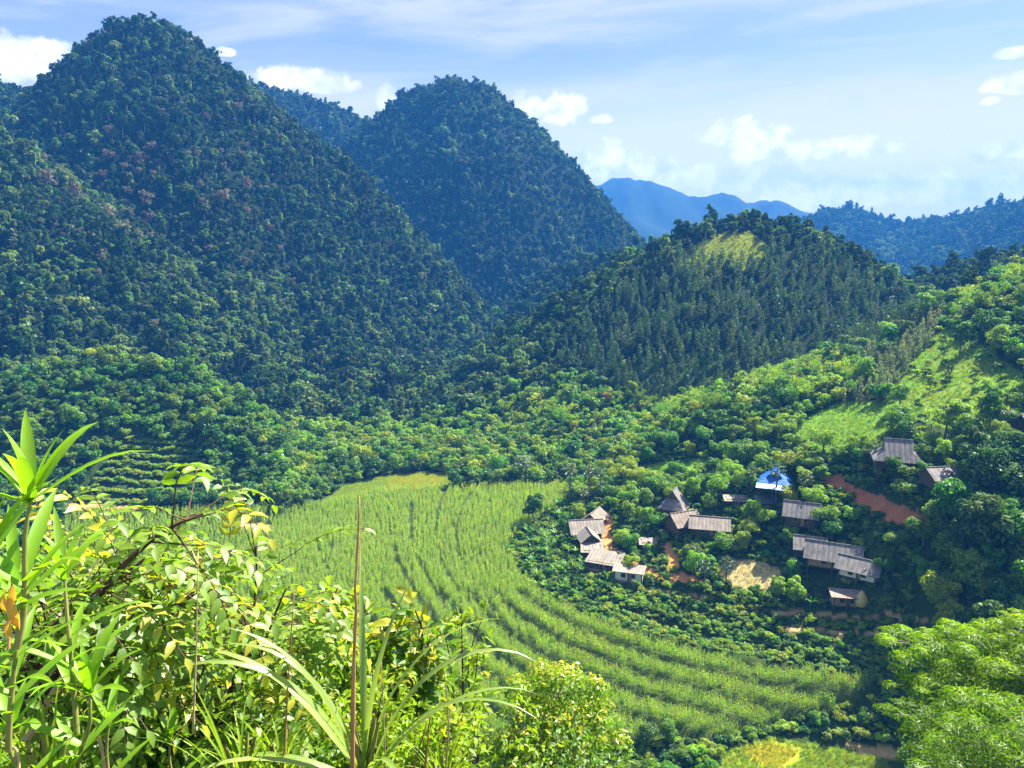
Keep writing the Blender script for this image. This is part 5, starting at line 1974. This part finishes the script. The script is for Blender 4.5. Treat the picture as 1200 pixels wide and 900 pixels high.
LOW = [('low leafy bush under the arching grass', (430, 990, 5.0), 330, 560, 800, 870, 5.2, 'fg_light'), ('dense low bush at the foot of the dark leaning branch', (120, 1010, 3.4), 20, 260, 790, 890, 3.4, 'fg_broad'),
       ('bright low bush between the arching grass and the small yellow-green tree', (560, 1000, 8.0), 470, 640, 800, 880, 8.2, 'fg_light'), ('leafy bush under the glossy paired leaves', (300, 1010, 4.2), 220, 400, 770, 880, 4.4, 'fg_broad'),
       ('yellow-tipped bush below the broad drooping leaves', (480, 1000, 6.5), 420, 560, 780, 880, 6.6, 'fg_light'), ('green thicket at the foot of the small yellow-green tree', (680, 1010, 12.0), 590, 760, 830, 900, 12.5, 'fg_broad'),
       ('soft green thicket between the near bushes and the maize', (400, 980, 11.0), 300, 520, 740, 850, 11.5, 'fg_light')]
for lab, b_, xa, xb, ya, yb, rr_, mt in LOW:
    big = rr_ / 5.0
    bush('low_bush', lab, b_, [(fr.uniform(xa, xb), fr.uniform(ya, yb), rr_ * fr.uniform(.92, 1.1)) for _ in range(11)], 'ovate', (mt, 'fg_yellow'), per=12, L=.07 * big ** .6, W=.03 * big ** .6, spread=.22 * big, r0=.010 * big ** .5, yellow=.06, sag=.03, twigs=3, start=.35)
# withered hanging leaves
w_ = Leaves()
wb = P_r(12, 705, 1.9)
for (a, b, L_, W_) in [(4, 690, .06, .020), (12, 698, .08, .024), (18, 712, .055, .020), (9, 726, .05, .018), (15, 684, .05, .018)]:
    w_.add(P_r(a, b, 1.9) - wb, (fr.normal() * .1, -.05, -1), (.2, -1, .2), L_, W_, .25, .2)
wr = empty('withered_leaf_spray', tuple(wb))
tag(wr, 'spray of orange withered leaves hanging from the lance-leaved plant', 'dry leaves')
obj('foliage', w_.mesh('foliage', M['fg_brown']), wr)
ws = MB()
ws.tube([P_r(10, 760, 1.92) - wb, P_r(12, 700, 1.91) - wb, P_r(14, 684, 1.9) - wb], [.004, .003, .002], 5, False)
ws.build('stem', M['dry_stalk'], wr)


# arching grass clumps
def grass_clump(name, label, base, blades, mat='fg_grass', gs=1.0, wide=1.0):
    b = P_r(*base)
    root = empty(name, tuple(b))
    tag(root, label, 'grass clump', 'tall grasses on the near bank')
    mb = MB()
    for (az_, el_, L_, W_, arch) in blades:
        blade(mb, (fr.normal() * .015, fr.normal() * .015, -.05), (math.cos(az_) * math.cos(el_), math.sin(az_) * math.cos(el_), math.sin(el_)), L_ * gs, W_ * gs * wide, arch, 12, .22, fr.uniform(-.5, .5))
    mb.build('blade_tuft', M[mat], root, smooth=True)
    cu = MB()
    for k in range(5):
        a = fr.uniform(0, 6.28)
        cu.tube([(0, 0, -.35), (.02 * math.cos(a), .02 * math.sin(a), .05), (.05 * math.cos(a), .05 * math.sin(a), .18)], [.012, .010, .006], 5, False)
    cu.build('culm', M['green_stem'], root, smooth=True)


A_ = rad
big = [(A_(5), A_(68), .66, .026, 2.0), (A_(-15), A_(58), .62, .024, 1.7), (A_(8), A_(50), .58, .024, 1.5), (A_(-20), A_(28), .50, .026, 1.5), (A_(15), A_(72), .66, .024, 1.6),
       (A_(175), A_(72), .62, .026, 1.7), (A_(190), A_(64), .68, .028, 1.7), (A_(170), A_(56), .70, .030, 1.6), (A_(185), A_(76), .62, .024, 1.2), (A_(200), A_(35), .56, .026, 1.5),
       (A_(100), A_(80), .66, .022, .8), (A_(60), A_(78), .60, .020, .9), (A_(175), A_(22), .48, .026, 1.3), (A_(-5), A_(15), .42, .022, 1.2), (A_(240), A_(50), .40, .024, 1.9), (A_(300), A_(55), .42, .024, 1.9)]
grass_clump('grass_clump', 'large clump of pale arching grass blades in front of the maize', (428, 905, 2.5), big, gs=1.28, wide=1.45)
for lab, base, s in [('upright tuft of bright grass beneath the glossy bush', (285, 925, 2.6), 1.0), ('short grass tuft beside the arching clump', (330, 915, 2.8), .9), ('grass tuft at the corner under the lance-leaved shoots', (60, 940, 2.3), .8), ('thin grass tuft between the arching clump and the small tree', (520, 930, 3.6), .9)]:
    bl = [(fr.uniform(0, 6.28), A_(fr.uniform(55, 86)), s * fr.uniform(.25, .48), .016, fr.uniform(.3, 1.2)) for _ in range(34)]
    grass_clump('grass_clump', lab, base, bl, 'fg_light')


def stalk(label, pts, r, mat, head=False):
    w = [P_r(*p) for p in pts]
    root = empty('dry_stalk', tuple(w[0]))
    tag(root, label, 'dry stalk', 'dry stalks on the near bank')
    mb = MB()
    c = [q - w[0] for q in w]
    dense = []
    for a, b in zip(c[:-1], c[1:]):
        for f in np.linspace(0, 1, 6)[:-1]:
            dense.append(a + (b - a) * f + fr.normal(size=3) * r * .16)
    dense.append(c[-1])
    k = len(dense)
    mb.tube(dense, [r * (1.0 - .75 * i / k) * (1.25 if i % 4 == 0 else 1.0) for i in range(k)], 6)
    mb.build('stem', M[mat], root, smooth=True)
    if head:
        hb_ = MB()
        for i in range(9):
            a = 2.4 * i
            p = dense[-1] - (dense[-1] - dense[-2]) * .5 * (i / 9)
            blade(hb_, p, (math.cos(a) * .6, math.sin(a) * .6, .7), .07, .006, .5, 2, .1)
        hb_.build('seed_head', M['straw_stalk'], root)


stalk('tallest red-brown dry stalk standing against the maize', [(413, 930, 1.9), (414, 800, 1.9), (417, 690, 1.92), (421, 582, 1.95)], .0068, 'dry_stalk')
stalk('thin pale stalk rising behind the glossy bush', [(330, 930, 2.6), (336, 830, 2.6), (345, 690, 2.6)], .0045, 'dry_stalk')
stalk('thin straight stalk within the glossy bush', [(226, 860, 2.5), (230, 760, 2.5), (232, 660, 2.5)], .0035, 'straw_stalk', True)
stalk('thin bent stalk under the arching grass blades', [(520, 930, 2.7), (526, 850, 2.7), (521, 785, 2.7)], .0045, 'straw_stalk')
stalk('reddish stalk beside the thin bent stalk', [(494, 940, 2.6), (500, 880, 2.6), (505, 832, 2.6)], .006, 'dry_stalk')
stalk('slender stalk close behind the arching clump', [(452, 930, 2.8), (450, 850, 2.8), (447, 775, 2.8)], .004, 'straw_stalk')
stalk('short broken stalk at the foot of the reddish stalk', [(478, 945, 2.5), (486, 895, 2.5), (502, 842, 2.5)], .005, 'dry_stalk')
stalk('leaning straw stalk crossing the dark twigs', [(125, 910, 2.4), (116, 860, 2.4), (110, 843, 2.4)], .006, 'straw_stalk')
stalk('curved straw stalk in the corner below the lance leaves', [(24, 920, 2.2), (20, 880, 2.2), (8, 868, 2.2)], .006, 'straw_stalk')
stalk('thick pale branch lying behind the dark twigs', [(30, 870, 2.7), (75, 790, 2.8), (128, 748, 2.9)], .012, 'straw_stalk')


# small yellow-green tree and the feathery trees on the slope below
def slope_tree(name, label, crowns, mat, leaf, n, aspect, bark='bark', base=None, tipmat=None, jitter=.8, flat_leaf=.35, group=None, trunk_r=.09, nlobe=7, ls=(.28, .48)):
    cs = [(*P_r(px_, py_, r_), R_, rz_) for (px_, py_, r_, R_, rz_) in crowns]
    bx0, by0 = (np.mean([c[0] for c in cs]), np.mean([c[1] for c in cs])) if base is None else tuple(P_r(*base)[:2])
    bz0 = float(H(bx0, by0)) - .3
    root = empty(name, (bx0, by0, bz0))
    tag(root, label, 'tree', group)
    tr = MB()
    lob = []
    for c in cs:
        e = np.array([c[0] - bx0, c[1] - by0, c[2] - bz0])
        a = np.array([0, 0, -.5])
        mid = np.array([e[0] * .25, e[1] * .25, e[2] * .6])
        cc = [a, (a + mid) / 2 + fr.normal(size=3) * .05, mid, (mid + e) / 2 + fr.normal(size=3) * .1, e]
        tr.tube(cc, [trunk_r * q for q in (1.2, 1, .75, .5, .2)], 7, False)
        k = nlobe
        for i in range(k):
            th = 2 * math.pi * i / k + fr.random()
            q = c[3] * fr.uniform(.45, .95)
            zz = c[4] * fr.uniform(-.7, .75)
            tip = e + np.array([q * math.cos(th), q * math.sin(th), zz])
            tr.tube([e * .92 + mid * .08, (e + tip) / 2 + UPV * .05, tip], [trunk_r * .3, trunk_r * .2, trunk_r * .08], 4, False)
            s = c[3] * fr.uniform(*ls)
            lob.append((*tip, s, s, s * flat_leaf))
        lob.append((*e, c[3] * .6, c[3] * .6, c[4] * .7))
    tr.build('trunk', M[bark], root, smooth=True)
    v = leaf_cloud(n, lob, leaf, fr, aspect, jitter, .5, .25, .3, -.6)
    obj('crown', quads_mesh('crown', v, M[mat]), root)
    if tipmat:
        lob2 = [(l[0], l[1], l[2] + l[5] * .8, l[3] * .7, l[4] * .7, l[5] * .5) for l in lob]
        o = obj('young_crown', quads_mesh('young_crown', leaf_cloud(n // 5, lob2, leaf, fr, aspect, jitter, .5, .1, .3, -.2), M[tipmat]), root)
        o['label'] = 'lighter yellow young leaves along the top of the crown'
    return root


slope_tree('small_tree', 'small yellow-green tree with golden tips standing alone before the maize', [(655, 812, 20, 1.3, .9), (630, 850, 20, 1.3, .9), (690, 855, 20, 1.2, .8), (610, 888, 20, 1.1, .8), (665, 890, 20, 1.4, .9)], 'leaf_mid', .07, 9000, .5, base=(645, 900, 20), tipmat='fg_yellow', flat_leaf=.8, trunk_r=.07)
FE = dict(flat_leaf=.22, group='feathery trees on the near slope', nlobe=15, ls=(.20, .34), jitter=.45)
slope_tree('feathery_tree', 'feathery tree with flat tiers of bright leaves beside the terraced gardens', [(1085, 757, 46, 2.2, .6), (1140, 752, 47, 2.2, .6), (1125, 798, 45, 3.2, 1.0), (1078, 805, 44, 1.7, .6)], 'fg_feather', .13, 12000, .2, 'pale_bark', base=(1110, 815, 46), tipmat='fg_light', **FE)
slope_tree('feathery_tree', 'tallest feathery tree with pale limbs standing above the lightest one', [(1200, 738, 48, 2.2, .7), (1185, 782, 46, 3.0, 1.0), (1240, 790, 46, 3.0, 1.0), (1160, 822, 44, 2.6, .9)], 'fg_feather', .13, 12000, .2, 'pale_bark', base=(1195, 815, 46), tipmat='fg_light', **FE)
slope_tree('feathery_tree', 'lower feathery tree with dense grey-green tiers above the bare plot', [(1080, 842, 42, 2.0, .9), (1118, 855, 41, 2.6, 1.0), (1105, 888, 40, 2.0, 1.0)], 'leaf_mid', .13, 9000, .22, 'pale_bark', base=(1095, 895, 42), **FE)
slope_tree('feathery_tree', 'nearest feathery tree with the lightest yellow-green leaves', [(1155, 872, 32, 2.0, .7), (1205, 858, 32, 2.2, .8), (1120, 900, 31, 1.5, .7), (1190, 905, 31, 2.2, .8)], 'fg_feather', .10, 11000, .2, 'pale_bark', base=(1175, 945, 32), **FE)

# scrub covering the slope between the viewpoint and the valley
FS = [template('slope_bush', quads_mesh('slope_bush_foliage', leaf_cloud(900, lobes_round(fr, .9, 1.1, 7, 0, .8), .085, fr, .45, .8, .4, .1, .25, -.3), M[m_])) for m_ in ('leaf_mid', 'leaf_light', 'leaf_mid', 'leaf_light')]
C_FS = collection_of('slope_bush_templates', FS)
x, y = jgrid(-80, 85, 5, 118, 1.25)
r = np.hypot(x, y)
z = H(x, y)
px, py = pix(x, y, z)
k = (r > 6.5) & (r < 112) & in_frame(x, y, z, 500) & visible(x, y, 6) & ~any_poly(px, py, [RICE_NEAR, BARE_R, FIELD, BANK])
n = int(k.sum())
s = rng.uniform(.6, 1.2, n) * np.where(r[k] < 16, .55, 1.0)
scatter('scrub', np.stack([x[k], y[k], z[k] - .1], 1), np.stack([s, s, s], 1), rand_rot(n, .1), rng.integers(0, 4, n), C_FS, 'thick green scrub covering the slope below the viewpoint', 'scrub')
print('scrub', n)
